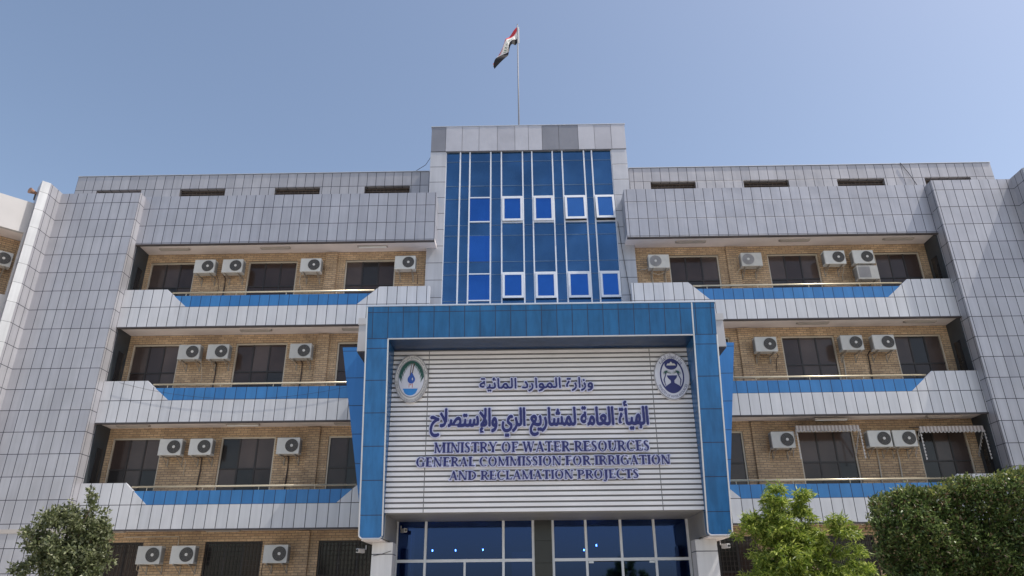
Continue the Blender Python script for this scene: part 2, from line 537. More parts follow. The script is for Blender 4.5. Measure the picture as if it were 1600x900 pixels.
def balcony(x0, x1, lv, left, right):
    """left / right: None or (raised_until, slant_to) giving the raised white end"""
    z = FL[lv]; w, h, bt = 0.77, 1.47, 1.21
    poly = [(x0, z)]
    if left:
        poly += [(x0, z + h), (left[0], z + h), (left[1], z + w)]
    else:
        poly += [(x0, z + w)]
    if right:
        poly += [(right[0], z + w), (right[1], z + h), (x1, z + h)]
    else:
        poly += [(x1, z + w)]
    poly += [(x1, z)]
    o = MB().prism(poly, YF, YF + 0.12).build("balcony", m_white, bld, origin=(0, 0, z))
    k = (bt - w) / (h - w)
    bl = (left[1], left[1] + (left[0] - left[1]) * k) if left else (x0 + .01, x0 + .01)
    brr = (right[0], right[0] + (right[1] - right[0]) * k) if right else (x1 - .01, x1 - .01)
    MB().prism([(bl[0], z + w + .001), (bl[1], z + bt), (brr[1], z + bt), (brr[0], z + w + .001)], YF + 0.022, YF + 0.10).build("coloured_band", m_blue, o, origin=(0, 0, 0))
    MB().box(x0, x1, YF + 0.12, YB - 0.003, z + 0.03, z + 0.15).build("soffit", m_soffit, o)
    MB().box(x0, x1, YF + 0.004, YF + 0.116, z - 0.035, z - .001).build("drip_edge", m_drip, o)
    et = MB()
    if left: et.tube([(left[0] - .02, YF + .05, z + h + .006), (left[1], YF + .05, z + w + .006)], .018, 6)
    if right: et.tube([(right[0], YF + .05, z + w + .006), (right[1] + .02, YF + .05, z + h + .006)], .018, 6)
    if left or right: et.build("edge_trim", m_trim, o)
    # handrail runs between the raised ends
    ra = (left[0] + 0.25 * (left[1] - left[0])) if left else x0
    rb = (right[1] - 0.25 * (right[1] - right[0])) if right else x1
    r = MB().tube([(ra, YF + .06, z + 1.345), (rb, YF + .06, z + 1.345)], 0.032, 10)
    n = max(1, int((rb - ra) / 1.85))
    for i in range(n):
        xx = ra + 0.5 + i * 1.85
        if xx < rb: r.tube([(xx, YF + .06, z + bt - .01), (xx, YF + .06, z + 1.345)], 0.014, 6)
    r.build("railing", m_rail, o, smooth=True)
    return o


balcony(XL0, -3.30, 3, (-13.0, -12.2), (-5.96, -5.16))
balcony(XL0, -4.62, 2, (-13.05, -12.2), None)
balcony(XL0, -4.62, 1, (-13.08, -12.27), (-6.07, -5.27))
balcony(4.06, XR1, 3, (6.14, 6.87), (13.26, 14.10))
balcony(5.75, XR1, 2, None, (13.31, 14.15))
balcony(5.75, XR1, 1, (6.25, 7.05), (13.31, 14.15))

# eaves over the top balcony
for x0, x1 in ((XL0, -3.22), (4.07, XR1)):
    e = MB().box(x0, x1, YF, YF + 0.12, 14.25, 16.33).box(x0, x1, YF + 0.12, YB + 0.2, 14.42, 16.31)
    eo = e.build("eave", m_eave, bld)
    MB().box(x0 + .003, x1 - .003, YF + 0.121, YB - 0.003, 14.29, 14.418).build("soffit", m_soffit, eo)
    MB().box(x0 + .003, x1 - .003, YF + 0.004, YF + 0.116, 14.205, 14.249).build("drip_edge", m_drip, eo)

# piers with their forward corner fins
for sx, xi, xo in ((1, XL0, -17.65), (-1, XR1, 18.72)):
    a, b = min(xi, xo), max(xi, xo)
    po = MB().box(a, b, YP, YB + 1.2, 0, 16.28).build("pier", m_pier, bld)
    xr = xi
    # return wall inside the balconies, soffit shade painted in as dark grey
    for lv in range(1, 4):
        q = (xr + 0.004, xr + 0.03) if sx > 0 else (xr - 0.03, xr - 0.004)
        rw = MB().box(q[0], q[1], YF + 0.13, YB - 0.004, FL[lv] + .16, FL[lv + 1] - .004 + (0.03 if lv < 3 else 0.04)).build("return_wall", m_return_shade, bld)
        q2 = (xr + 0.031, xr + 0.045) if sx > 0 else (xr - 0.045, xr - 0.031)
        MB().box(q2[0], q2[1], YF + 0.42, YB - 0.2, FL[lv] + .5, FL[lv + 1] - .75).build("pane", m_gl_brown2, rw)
    # fin: side face towards the centre, white chamfered nose
    A = (xo, 22.90); B = (xo - sx * 0.20, 22.70); Cc = (xo - sx * 0.68, 23.18); D = (xo - sx * 0.68, 24.2); E_ = (xo, YP + .3)
    fo = MB().vprism([A, B, Cc, D, E_], 0, 16.31).build("corner_fin", m_pier, bld)
    n = Vector((sx * 0.7071, -0.7071, 0)) * 0.006
    q = [Vector((*A, 0)) + n, Vector((*B, 0)) + n]
    nose = MB().vprism([tuple(q[0][:2]), tuple(q[1][:2]), tuple((q[1] - n * .8)[:2]), tuple((q[0] - n * .8)[:2])], 0, 16.31)
    nose.build("nose_panel", m_chamfer, fo)

# attic storey set back on the roof
for x0, x1, sl in ((-19.28, -3.9, [(-18.33, -16.37), (-14.68, -12.70), (-10.55, -8.59), (-6.66, -4.70)]),
                   (4.80, 20.36, [(5.67, 7.60), (9.65, 11.59), (13.65, 15.67), (17.39, 19.35)])):
    mb = MB(); ops = [(a, b, 17.55, 18.215) for a, b in sl]
    wall_open(mb, x0, x1, 16.2, 18.92, 26.5, 0.25, ops)
    mb.box(x0, x1, 26.76, 30, 16.2, 18.90)
    mb.quad([(x0, 26.5, 16.2), (x0, 26.76, 16.2), (x0, 26.76, 18.92), (x0, 26.5, 18.92)])
    mb.quad([(x1, 26.5, 16.2), (x1, 26.76, 16.2), (x1, 26.76, 18.92), (x1, 26.5, 18.92)])
    mb.quad([(x0, 26.5, 18.92), (x1, 26.5, 18.92), (x1, 26.76, 18.92), (x0, 26.76, 18.92)])
    ao = mb.build("attic_wall", m_attic, bld)
    MB().box(x0 - .02, x1 + .02, 26.47, 26.8, 18.925, 18.955).build("coping", m_trim, ao)
    for a, b in sl:
        v = MB().box(a + .003, b - .003, 26.68, 26.74, 17.553, 18.212)
        for i in range(5):
            zz = 17.62 + i * .13
            v.box(a + .003, b - .003, 26.62, 26.66, zz - .012, zz + .012, 1)
        for i in range(1, 12):
            xx = a + (b - a) * i / 12
            v.box(xx - .01, xx + .01, 26.661, 26.675, 17.56, 18.2, 1)
        v.build("vent_opening", [m_vent, m_ventb], ao)
MB().box(-17.6, -3.65, 25.21, 34, 16.0, 16.2).box(4.5, 18.7, 25.21, 34, 16.0, 16.2).build("roof_slab", m_roof, bld)
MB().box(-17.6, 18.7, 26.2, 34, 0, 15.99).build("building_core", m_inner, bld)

# ---- glass tower
TY = 24.75
tw = MB().box(-3.61, -2.97, TY, 26.4, 9.4, 18.72).box(3.82, 4.44, TY, 26.4, 9.4, 18.72).box(-3.6, 4.43, TY + 0.35, 29, 9.4, 19.9)
two = tw.build("tower_frame", m_towcol, bld)
edges = [-3.61, -3.0, -2.32, -1.62, -0.86, -0.13, 0.43, 1.0, 1.69, 2.49, 3.17, 3.86, 4.45]
tb = MB(); pat = [2, 0, 0, 0, 1, 0, 0, 2, 2, 0, 1, 0]
for i, (a, b) in enumerate(zip(edges, edges[1:])):
    tb.box(a + .008, b - .008, TY - 0.02 - .004 * (i % 2), TY + 0.3, 18.735, 19.95, pat[i])
tb.box(-3.6, 4.44, TY + 0.0, TY + .31, 18.73, 19.93, 3)
tb.box(-3.63, 4.47, TY - 0.04, TY + .5, 19.955, 19.985, 4)
tb.build("tower_crown", [m_tow_a, m_tow_b, m_tow_c, m_joint_shade, m_trim], bld)

cw = MB().box(-2.97, 3.82, TY + 0.10, TY + 0.12, 9.45, 18.715)
cwo = cw.build("curtain_wall", m_gl_dark, bld)
ml = MB()
mxs = [-2.38, -1.985, -1.13, -0.695, 0.17, 0.555, 1.395, 1.795, 2.685, 3.01]
for x in mxs:
    ml.box(x - .026, x + .026, TY + 0.03, TY + 0.099, 9.45, 18.71)
ml.box(-2.968, -2.945, TY + 0.05, TY + 0.099, 9.45, 18.71)
ml.box(3.79, 3.818, TY + 0.05, TY + 0.099, 9.45, 18.71)
bays = [(-1.985, -1.13), (-0.695, 0.17), (0.555, 1.395), (1.795, 2.685), (3.01, 3.82)]
for i, (a, b) in enumerate(bays):
    for z in ((16.54, 15.44, 13.17, 12.07) if i == 0 else (16.56, 15.40, 13.20)):
        ml.box(a + .026, b - .026, TY + 0.034, TY + 0.099, z - .022, z + .022)
ml.build("mullion", m_mull, cwo)
sm = MB()
for z in (18.27, 17.11, 14.84, 13.70, 10.9, 9.9):
    sm.box(-2.94, 3.79, TY + 0.088, TY + 0.0985, z - .012, z + .012)
for a, b in ((-2.94, -2.41), (-2.36, -2.01), (-1.10, -.72), (.20, .53), (1.42, 1.77), (2.71, 2.98)):
    for z in (16.5, 15.3, 13.16, 12.07):
        sm.box(a, b, TY + 0.088, TY + 0.0985, z - .012, z + .012)
sm.build("glass_seam", m_seam, cwo)
a, b = bays[0]
for z0, z1 in ((15.46, 16.52), (13.71, 14.83), (12.09, 13.15)):
    MB().box(a + .028, b - .028, TY + 0.075, TY + 0.099, z0, z1).build("fixed_pane", m_gl_bri, cwo)
tilt = {(3, 1): 5.5, (4, 1): 7.5, (1, 0): 2.5, (1, 1): 1.0}
for i in range(1, 5):
    a, b = bays[i]
    for row, (z0, z1) in enumerate(((12.12, 13.17), (15.43, 16.53))):
        t = 0.085; hgt = z1 - z0; ww = b - a - .06
        c = MB().box(0, ww, -0.05, 0, -t, 0).box(0, ww, -0.05, 0, -hgt, -hgt + t).box(0, t, -0.05, 0, -hgt + t, -t).box(ww - t, ww, -0.05, 0, -hgt + t, -t)
        co = c.build("casement", m_mull, None)
        pn = MB().box(t + .002, ww - t - .002, -0.03, -0.015, -hgt + t + .002, -t - .002).build("pane", m_gl_sky if tilt.get((i, row), 0) > 3 else m_gl_bri, co, local=True)
        # both hang on the curtain wall: the pane is a sibling so that nesting stays three deep
        an = -R(tilt.get((i, row), 0.0))
        mw = Matrix.Translation((a + .03, TY + 0.028, z1)) @ Matrix.Rotation(an, 4, 'X')
        for ob in (co, pn):
            ob.parent = cwo
            ob.matrix_parent_inverse = world_of(cwo).inverted()
            ob.location = mw.translation; ob.rotation_euler = mw.to_euler()
        pn.name = "casement_pane"
        MB().box(a + .03, b - .03, TY + .07, TY + .098, z0 + .01, z1 - .01).build("casement_void", m_bar, cwo)

# ---- blue portal
yf = lambda z: 19.90 - (z - 3.28) * 0.18


def rounded(poly_corner, r, q, n=5):
    cx, cz = poly_corner
    return [(cx + r * math.cos(R(q + 90 * i / n)), cz + r * math.sin(R(q + 90 * i / n))) for i in range(n + 1)]


zt, zi, zb = 9.40, 8.49, 3.25
pf = MB()
pf.prism([(-4.35, zi), (-4.35, zt), (5.48, zt), (5.48, zi)], 0, 20.05, 0, yf)
hd = pf.build("portal_header", m_bhead, bld)
for x0, x1 in ((-4.35, -3.73), (4.84, 5.48)):
    r = 0.10
    poly = [(x0, zi - .002)] + rounded((x0 + r, zb + r), r, 180) + rounded((x1 - r, zb + r), r, 270) + [(x1, zi - .002)]
    MB().prism(poly, 0, 20.95, 0, yf).build("portal_leg", m_bleg, bld)
# aluminium edge trims that follow the leaning face
tr = MB()


def edge(pts, r=0.022):
    tr.tube([(x, yf(z) - 0.002, z) for x, z in pts], r, 6)


for x0, x1 in ((-4.35, -3.73), (4.84, 5.48)):
    rr_ = 0.10
    edge([(x0, zt)] + [(x0, z) for z in (8, 6, 4)] + rounded((x0 + rr_, zb + rr_), rr_, 180) + rounded((x1 - rr_, zb + rr_), rr_, 270) + [(x1, z) for z in (4, 6, zi)])
edge([(-3.73, zi), (4.84, zi)])
tr.box(-4.39, 5.52, yf(zt) - .03, yf(zt) + 0.2, zt + .002, zt + .045)
tr.build("edge_trim", m_trim, hd, smooth=False)
MB().box(-4.34, 5.47, 20.13, 23.98, 3.92, 9.38).build("portal_body", m_bplain, bld)
MB().box(-3.69, 4.80, 20.061, 22.4, 3.88, 3.915).build("portal_soffit", m_gsoffit, bld)
for x0, x1 in ((-3.79, -3.70), (4.81, 4.90)):
    MB().box(x0, x1, 20.96, 25.0, 0, 3.879).build("portal_cheek", m_gsoffit, bld)
    MB().box(x0 - .0, x1 + .0, 20.1, 20.959, 3.26, 3.879).build("portal_cheek", m_gsoffit, bld)
for x0, x1 in ((-4.12, -3.56), (4.64, 5.22)):
    MB().box(x0, x1, 20.6, 21.15, 0.15, 3.20).build("portal_column", m_whitecol, bld)
for x0, x1 in ((-4.30, -3.76), (4.87, 5.44)):
    MB().box(x0, x1, 20.0, 21.4, 3.205, 3.244).build("column_capital", m_soffit, bld)
# flaring side fins and the white side parapets
MB().prism([(-5.79, 9.31), (-4.4, 9.31), (-4.4, 3.6), (-4.72, 3.6)], 22.0, 22.18).build("portal_fin", m_bfin, bld)
MB().prism([(6.88, 9.31), (5.5, 9.31), (5.5, 3.6), (5.98, 3.6)], 22.0, 22.18).build("portal_fin", m_bfin, bld)
for x0, x1 in ((-4.98, -4.36), (5.49, 6.20)):
    so = MB().box(x0, x1, 20.6, 23.9, 8.70, 9.55).box(x0 - .02, x1 + .02, 20.57, 20.6, 9.55, 9.76).build("side_parapet", m_wpaint, bld)
    MB().box(x0 + .01, x1 - .01, 20.62, 23.9, 8.66, 8.697).build("soffit", m_drip, so)

# ---- entrance glazing and lobby
GY = 22.05
zt_, ztr = 3.88, 2.79
ent = MB()
for x in (-3.70, -2.855, -0.59, 0.275, 0.85, 1.81, 2.825, 3.795, 4.77):
    ent.box(x - .035, x + .035, GY - .04, GY + .06, 0.31, zt_)
for a, b in ((-3.66, 0.24), (0.885, 4.735)):
    ent.box(a, b, GY - .036, GY + .056, ztr - .04, ztr + .04)
ent.box(-1.705 - .03, -1.705 + .03, GY - .036, GY + .056, 0.31, ztr - .041)
eo = ent.build("entrance_glazing", m_mull, bld)
for a, b in ((-3.66, -2.895), (-2.815, -0.63), (-0.55, 0.235), (0.89, 1.77), (1.85, 2.785), (2.865, 3.755), (3.835, 4.73)):
    MB().box(a, b, GY, GY + .012, ztr + .042, zt_ - .002).build("pane", m_gl_lobby, eo)
for a, b in ((-3.66, -2.895), (-2.815, -1.74), (-1.67, -0.63), (-0.55, 0.235), (0.89, 1.77), (3.835, 4.73)):
    MB().box(a, b, GY, GY + .012, 0.32, ztr - .042).build("pane", m_gl_lobby, eo)
dr = MB()
for a, b in ((1.86, 2.81), (2.83, 3.75)):
    dr.box(a, b, GY, GY + .012, 0.32, ztr - .06)
do = dr.build("glass_door", m_gl_lobby, eo)
MB().box(1.86, 2.0, GY - .03, GY + .03, ztr - .10, ztr - .045).box(3.6, 3.75, GY - .03, GY + .03, ztr - .10, ztr - .045).box(2.74, 2.77, GY - .07, GY - .05, 1.0, 1.6).box(2.87, 2.9, GY - .07, GY - .05, 1.0, 1.6).build("door_fitting", m_trim, bld)
bc = MB()
for i in range(6):
    bc.box(0.31, 0.815, GY - .09, GY + .2, 0.31 + i * .6, min(0.31 + i * .6 + .593, 3.878))
bc.build("black_pier", m_black, bld)
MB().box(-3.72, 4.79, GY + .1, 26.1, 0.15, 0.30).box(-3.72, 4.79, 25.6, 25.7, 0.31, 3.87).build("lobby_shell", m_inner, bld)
lb = MB().box(-3.4, -1.6, 24.6, 25.2, .31, 2.5).box(2.2, 3.6, 24.9, 25.3, .31, 2.3).box(-.4, .9, 25.0, 25.4, .31, 3.2)
lb.build("lobby_partition", m_conc, bld)

# ------------------------------------------------------------------ side wings at 45 degrees
for rz, root, sg, nm in ((R(45), (-18.02, 23.02, 0), -1, "white banded brick wing behind the silver corner fin at the left edge"),
                         (R(-45), (19.10, 23.02, 0), 1, "white banded brick wing hidden behind the dark corner fin at the right")):
    wg = empty("wing_building", root, rz, nm, "building")
    L = 9.0
    a, b = (-L, 0) if sg < 0 else (0, L)
    MB().box(a, b, 1.0, 1.3, 0, 14.4).build("brick_wall", m_brick, wg, local=True)
    MB().box(a, b, 0, 0.15, 14.22, 15.48).box(a, b, 0.15, 4.0, 15.0, 15.4).build("roof_parapet", m_wpaint, wg, local=True)
    MB().box(a, b, 0.151, 0.999, 14.28, 14.42).build("soffit", m_soffit, wg, local=True)
    for lv in (1, 2, 3):
        z = FL[lv]
        MB().box(a, b, 0, 0.15, z - .3, z + .86).build("parapet", m_wpaint, wg, local=True)
        MB().box(a, b, 0.151, 0.999, z - .24, z - .1).build("soffit", m_soffit, wg, local=True)
    for k in range(6):
        xx = -0.16 - k * 1.9 if sg < 0 else 0.04 + k * 1.9
        if abs(xx) < L: MB().box(xx, xx + .14, 0.01, .151, 0, 14.219).build("post", m_wpaint, wg, local=True)

# ------------------------------------------------------------------ lettering (outlines traced from occupancy grids)
def blur(Fd):
    for _ in range(2):
        Fd = (np.roll(Fd, 1, 0) + 2 * Fd + np.roll(Fd, -1, 0)) / 4
        Fd = (np.roll(Fd, 1, 1) + 2 * Fd + np.roll(Fd, -1, 1)) / 4
    return Fd


def dilate(B, r):
    out = B.copy(); k = int(math.ceil(r))
    for dy in range(-k, k + 1):
        for dx in range(-k, k + 1):
            if dx * dx + dy * dy <= r * r:
                out |= np.roll(np.roll(B, dy, 0), dx, 1)
    return out


def contours(Fd, x0, y0, hx, hy):
    """closed loops of the 0.5 level"""
    A = Fd > 0.5
    code = A[:-1, :-1] * 1 + A[:-1, 1:] * 2 + A[1:, 1:] * 4 + A[1:, :-1] * 8
    nxt = {}; pos = {}
    table = {1: [(3, 0)], 2: [(0, 1)], 3: [(3, 1)], 4: [(1, 2)], 5: [(3, 0), (1, 2)], 6: [(0, 2)], 7: [(3, 2)], 8: [(2, 3)],
             9: [(2, 0)], 10: [(0, 1), (2, 3)], 11: [(2, 1)], 12: [(1, 3)], 13: [(1, 0)], 14: [(0, 3)]}
    for j, i in zip(*np.nonzero((code > 0) & (code < 15))):
        def key(e):
            if e == 0: k = (0, j, i); p = (Fd[j, i], Fd[j, i + 1], 0)
            elif e == 2: k = (0, j + 1, i); p = (Fd[j + 1, i], Fd[j + 1, i + 1], 0)
            elif e == 3: k = (1, j, i); p = (Fd[j, i], Fd[j + 1, i], 1)
            else: k = (1, j, i + 1); p = (Fd[j, i + 1], Fd[j + 1, i + 1], 1)
            if k not in pos:
                t = (0.5 - p[0]) / (p[1] - p[0])
                pos[k] = (x0 + (k[2] + (t if p[2] == 0 else 0)) * hx, y0 + (k[1] + (t if p[2] == 1 else 0)) * hy)
            return k
        for e1, e2 in table[int(code[j, i])]:
            nxt[key(e1)] = key(e2)
    loops = []
    while nxt:
        s, c = nxt.popitem(); lp = [pos[s]]
        while c != s and c in nxt:
            lp.append(pos[c]); c = nxt.pop(c)
        if len(lp) > 6: loops.append(lp)
    return loops


def field_mesh(name, Fd, x0, y0, hx, hy, y, depth, mat, parent):
    """solid letters from the 0.5 level of a field: flat front and back, walls along the outlines"""
    A = Fd > 0.5
    V, Fc = [], []
    yf_, yb_ = y - depth / 2, y + depth / 2

    def poly(pts):
        i = len(V)
        for yy in (yf_, yb_): V.extend((p[0], yy, p[1]) for p in pts)
        n = len(pts)
        Fc.append(tuple(range(i, i + n))); Fc.append(tuple(range(i + 2 * n - 1, i + n - 1, -1)))
    full = A[:-1, :-1] & A[:-1, 1:] & A[1:, 1:] & A[1:, :-1]
    anyc = A[:-1, :-1] | A[:-1, 1:] | A[1:, 1:] | A[1:, :-1]
    for j in range(full.shape[0]):
        row = np.concatenate([[0], full[j].astype(int), [0]]); d = np.diff(row)
        for i0, i1 in zip(np.nonzero(d == 1)[0], np.nonzero(d == -1)[0]):
            xa, xb, za, zb_ = x0 + i0 * hx, x0 + i1 * hx, y0 + j * hy, y0 + (j + 1) * hy
            poly([(xa, za), (xb, za), (xb, zb_), (xa, zb_)])
    for j, i in zip(*np.nonzero(anyc & ~full)):
        cs = [(i, j, Fd[j, i]), (i + 1, j, Fd[j, i + 1]), (i + 1, j + 1, Fd[j + 1, i + 1]), (i, j + 1, Fd[j + 1, i])]
        pts = []
        for k in range(4):
            p, q = cs[k], cs[(k + 1) % 4]
            if p[2] > .5: pts.append((x0 + p[0] * hx, y0 + p[1] * hy))
            if (p[2] > .5) != (q[2] > .5):
                t = (.5 - p[2]) / (q[2] - p[2])
                pts.append((x0 + (p[0] + (q[0] - p[0]) * t) * hx, y0 + (p[1] + (q[1] - p[1]) * t) * hy))
        if len(pts) > 2: poly(pts)
    for lp in contours(Fd, x0, y0, hx, hy):
        i = len(V); n = len(lp)
        V.extend((p[0], yf_, p[1]) for p in lp); V.extend((p[0], yb_, p[1]) for p in lp)
        for k in range(n):
            m_ = (k + 1) % n
            Fc.append((i + k, i + m_, i + n + m_, i + n + k))
    me = bpy.data.meshes.new(name); me.from_pydata(V, [], Fc)
    bm = bmesh.new(); bm.from_mesh(me); bmesh.ops.remove_doubles(bm, verts=bm.verts, dist=1e-5); bm.to_mesh(me); bm.free()
    me.validate(); me.update()
    me.materials.append(mat)
    o = bpy.data.objects.new(name, me); COL.objects.link(o)
    o.parent = parent; o.matrix_parent_inverse = world_of(parent).inverted()
    return o


def text_tris(s, spacing=1.0):
    cu = bpy.data.curves.new('t', 'FONT'); cu.body = s; cu.resolution_u = 4; cu.space_character = spacing
    tmp = bpy.data.objects.new('t', cu); COL.objects.link(tmp)
    bpy.context.view_layer.update()
    me = bpy.data.meshes.new_from_object(tmp.evaluated_get(bpy.context.evaluated_depsgraph_get()))
    bpy.data.objects.remove(tmp); bpy.data.curves.remove(cu)
    me.calc_loop_triangles()
    V = np.array([v.co[:2] for v in me.vertices]).reshape(-1, 2)
    T = np.array([t.vertices[:] for t in me.loop_triangles]).reshape(-1, 3)
    bpy.data.meshes.remove(me)
    return V, T


def raster(V, T, h, pad):
    x0, y0 = V.min(0) - pad; x1, y1 = V.max(0) + pad
    nx, ny = int((x1 - x0) / h) + 2, int((y1 - y0) / h) + 2
    B = np.zeros((ny, nx), bool)
    for t in T:
        a, b, c = V[t]
        i0 = max(int((min(a[0], b[0], c[0]) - x0) / h), 0); i1 = int((max(a[0], b[0], c[0]) - x0) / h) + 2
        j0 = max(int((min(a[1], b[1], c[1]) - y0) / h), 0); j1 = int((max(a[1], b[1], c[1]) - y0) / h) + 2
        X, Y = np.meshgrid(x0 + np.arange(i0, min(i1, nx)) * h, y0 + np.arange(j0, min(j1, ny)) * h)
        d = (b[0] - a[0]) * (c[1] - a[1]) - (c[0] - a[0]) * (b[1] - a[1])
        if abs(d) < 1e-12: continue
        u = ((X - a[0]) * (c[1] - a[1]) - (c[0] - a[0]) * (Y - a[1])) / d
        v = ((b[0] - a[0]) * (Y - a[1]) - (X - a[0]) * (b[1] - a[1])) / d
        B[j0:min(j1, ny), i0:min(i1, nx)] |= (u >= -1e-6) & (v >= -1e-6) & (u + v <= 1 + 1e-6)
    return B, x0, y0


AR = {'wzarh': '\ufeed\ufeaf\ufe8d\ufead\ufe93', 'almward': '\ufe8d\ufedf\ufee4\ufeee\ufe8d\ufead\ufea9',
      'almaiya': '\ufe8d\ufedf\ufee4\ufe8e\ufe8b\ufef4\ufe94',
      'alhaya': '\ufe8d\ufedf\ufeec\ufef4\ufe84\ufe93', 'alama': '\ufe8d\ufedf\ufecc\ufe8e\ufee3\ufe94',
      'lmsharie': '\ufedf\ufee4\ufeb8\ufe8e\ufead\ufef3\ufeca', 'alri': '\ufe8d\ufedf\ufeae\ufef1',
      'walistislah': '\ufeed\ufe8d\ufef9\ufeb3\ufe98\ufebc\ufefc\ufea1'}
LINE1 = ' '.join(AR[k] for k in ('wzarh', 'almward', 'almaiya'))[::-1]
LINE2 = ' '.join(AR[k] for k in ('alhaya', 'alama', 'lmsharie', 'alri', 'walistislah'))[::-1]

# serif capitals on a unit cap height
TH, TN, SV = 0.215, 0.085, 0.075


class L:
    """occupancy of one capital letter"""
    def __init__(self, X, Y): self.X, self.Y = X, Y; self.B = np.zeros(X.shape, bool)
    def rect(self, x0, y0, x1, y1): self.B |= (self.X >= x0) & (self.X <= x1) & (self.Y >= y0) & (self.Y <= y1)
    def serif(self, xc, hw, y): self.rect(xc - hw, y, xc + hw, y + SV)
    def stem(self, x, w=TH, top=True, bot=True):
        self.rect(x, 0, x + w, 1)
        if bot: self.serif(x + w / 2, w / 2 + .09, 0)
        if top: self.serif(x + w / 2, w / 2 + .09, 1 - SV)
    def diag(self, xb, xt, w, y0=0.0, y1=1.0):
        e = xb + (xt - xb) * (self.Y - y0) / (y1 - y0)
        self.B |= (self.X >= e) & (self.X <= e + w) & (self.Y >= y0) & (self.Y <= y1)
    def bowl(self, x0, x1, y0, y1, tx, ty, clip):
        cx, cy, rx, ry = (x0 + x1) / 2, (y0 + y1) / 2, (x1 - x0) / 2, (y1 - y0) / 2
        o = ((self.X - cx) / rx) ** 2 + ((self.Y - cy) / ry) ** 2 <= 1
        i = ((self.X - cx) / (rx - tx)) ** 2 + ((self.Y - cy) / (ry - ty)) ** 2 <= 1
        self.B |= o & ~i & clip(self.X, self.Y)
    def chain(self, pts):
        P = []
        for (a, b) in zip(pts, pts[1:]):
            for t in np.linspace(0, 1, 8): P.append([a[k] + (b[k] - a[k]) * t for k in range(3)])
        for x, y, r in P: self.B |= (self.X - x) ** 2 + (self.Y - y) ** 2 <= r * r


ALL = lambda X, Y: X == X
WID = dict(I=.36, N=.92, M=1.16, S=.60, T=.78, R=.84, Y=.86, O=.94, F=.70, W=1.22, A=.88, E=.74, U=.86, C=.84, G=.92, L=.70, P=.76, D=.90, J=.46)


def glyph(c, X, Y):
    g = L(X, Y)
    if c == 'I': g.stem(.09)
    elif c == 'N': g.stem(.10, TN); g.stem(.74, TN, bot=False); g.diag(.74 - .13, .06, .19)
    elif c == 'M': g.stem(.10, TN); g.stem(.86, TH); g.diag(.46, .07, .17); g.diag(.53, .88, .065)
    elif c == 'T': g.stem(.30, top=False); g.rect(.04, 1 - TN, .74, 1); g.rect(.03, .74, .08, 1); g.rect(.70, .74, .75, 1)
    elif c == 'E': g.stem(.10); g.rect(.1, 1 - TN, .64, 1); g.rect(.1, 0, .68, TN); g.rect(.2, .48, .52, .54); g.rect(.60, .76, .65, 1); g.rect(.64, 0, .69, .26); g.rect(.48, .40, .53, .62)
    elif c == 'F': g.stem(.10); g.rect(.1, 1 - TN, .64, 1); g.rect(.2, .46, .52, .52); g.rect(.61, .74, .66, 1); g.rect(.48, .38, .53, .62)
    elif c == 'L': g.stem(.10); g.rect(.1, 0, .64, TN); g.rect(.61, 0, .66, .3)
    elif c == 'O': g.bowl(.05, .89, -.02, 1.02, .19, .05, ALL)
    elif c == 'D': g.stem(.10); g.bowl(-.26, .85, 0, 1, .18, TN, lambda X, Y: X > .27)
    elif c == 'P': g.stem(.10); g.bowl(.0, .72, .44, 1, .17, TN, lambda X, Y: X > .27); g.rect(.2, 1 - TN, .36, 1); g.rect(.2, .44, .36, .44 + TN)
    elif c == 'R': g.stem(.10); g.bowl(.0, .72, .46, 1, .17, TN, lambda X, Y: X > .27); g.rect(.2, 1 - TN, .36, 1); g.rect(.2, .46, .40, .46 + TN); g.diag(.64, .34, .19, 0, .49); g.rect(.62, 0, .87, SV)
    elif c == 'C': g.bowl(.05, .91, -.02, 1.02, .19, .05, lambda X, Y: (X < .62) | (abs(Y - .5) > .36)); g.rect(.73, .68, .78, .98); g.B &= X < .80
    elif c == 'G': g.bowl(.05, .93, -.02, 1.02, .19, .05, lambda X, Y: (X < .62) | (abs(Y - .5) > .36)); g.B &= X < .82; g.rect(.73, .70, .78, .98); g.rect(.66, .04, .83, .42); g.rect(.56, .40, .90, .45)
    elif c == 'U': g.stem(.09, TH, bot=False); g.stem(.70, TN, bot=False); g.B &= Y > .32; g.bowl(.09, .762, -.02, .70, .16, .07, lambda X, Y: Y < .34)
    elif c == 'J': g.stem(.18, TH, bot=False); g.B &= Y > -.05; g.rect(.18, -.12, .355, .2); g.chain([(.30, -.12, .05), (.22, -.22, .05), (.08, -.24, .045), (.03, -.16, .065)])
    elif c == 'A': g.diag(.08, .40, .07); g.diag(.62, .34, .19); g.rect(.22, .30, .66, .36); g.serif(.11, .12, 0); g.serif(.72, .16, 0)
    elif c == 'Y': g.rect(.34, 0, .34 + TH, .5); g.serif(.43, .18, 0); g.diag(.33, .06, .19, .42, 1); g.diag(.44, .70, .075, .42, 1); g.serif(.15, .15, 1 - SV); g.serif(.73, .11, 1 - SV)
    elif c == 'W': g.diag(.26, .05, .18); g.diag(.33, .55, .07); g.diag(.70, .50, .18); g.diag(.78, 1.04, .075); g.serif(.14, .15, 1 - SV); g.serif(.58, .15, 1 - SV); g.serif(1.07, .11, 1 - SV)
    elif c == 'S':
        g.chain([(.47, .84, .03), (.42, .93, .033), (.30, .965, .035), (.18, .93, .05), (.125, .80, .075), (.18, .66, .085), (.30, .54, .09), (.42, .42, .09), (.47, .27, .08), (.42, .10, .055), (.29, .035, .035), (.16, .07, .033), (.09, .18, .03)])
        g.rect(.46, .68, .50, .98); g.rect(.06, .02, .10, .32)
    return g.B


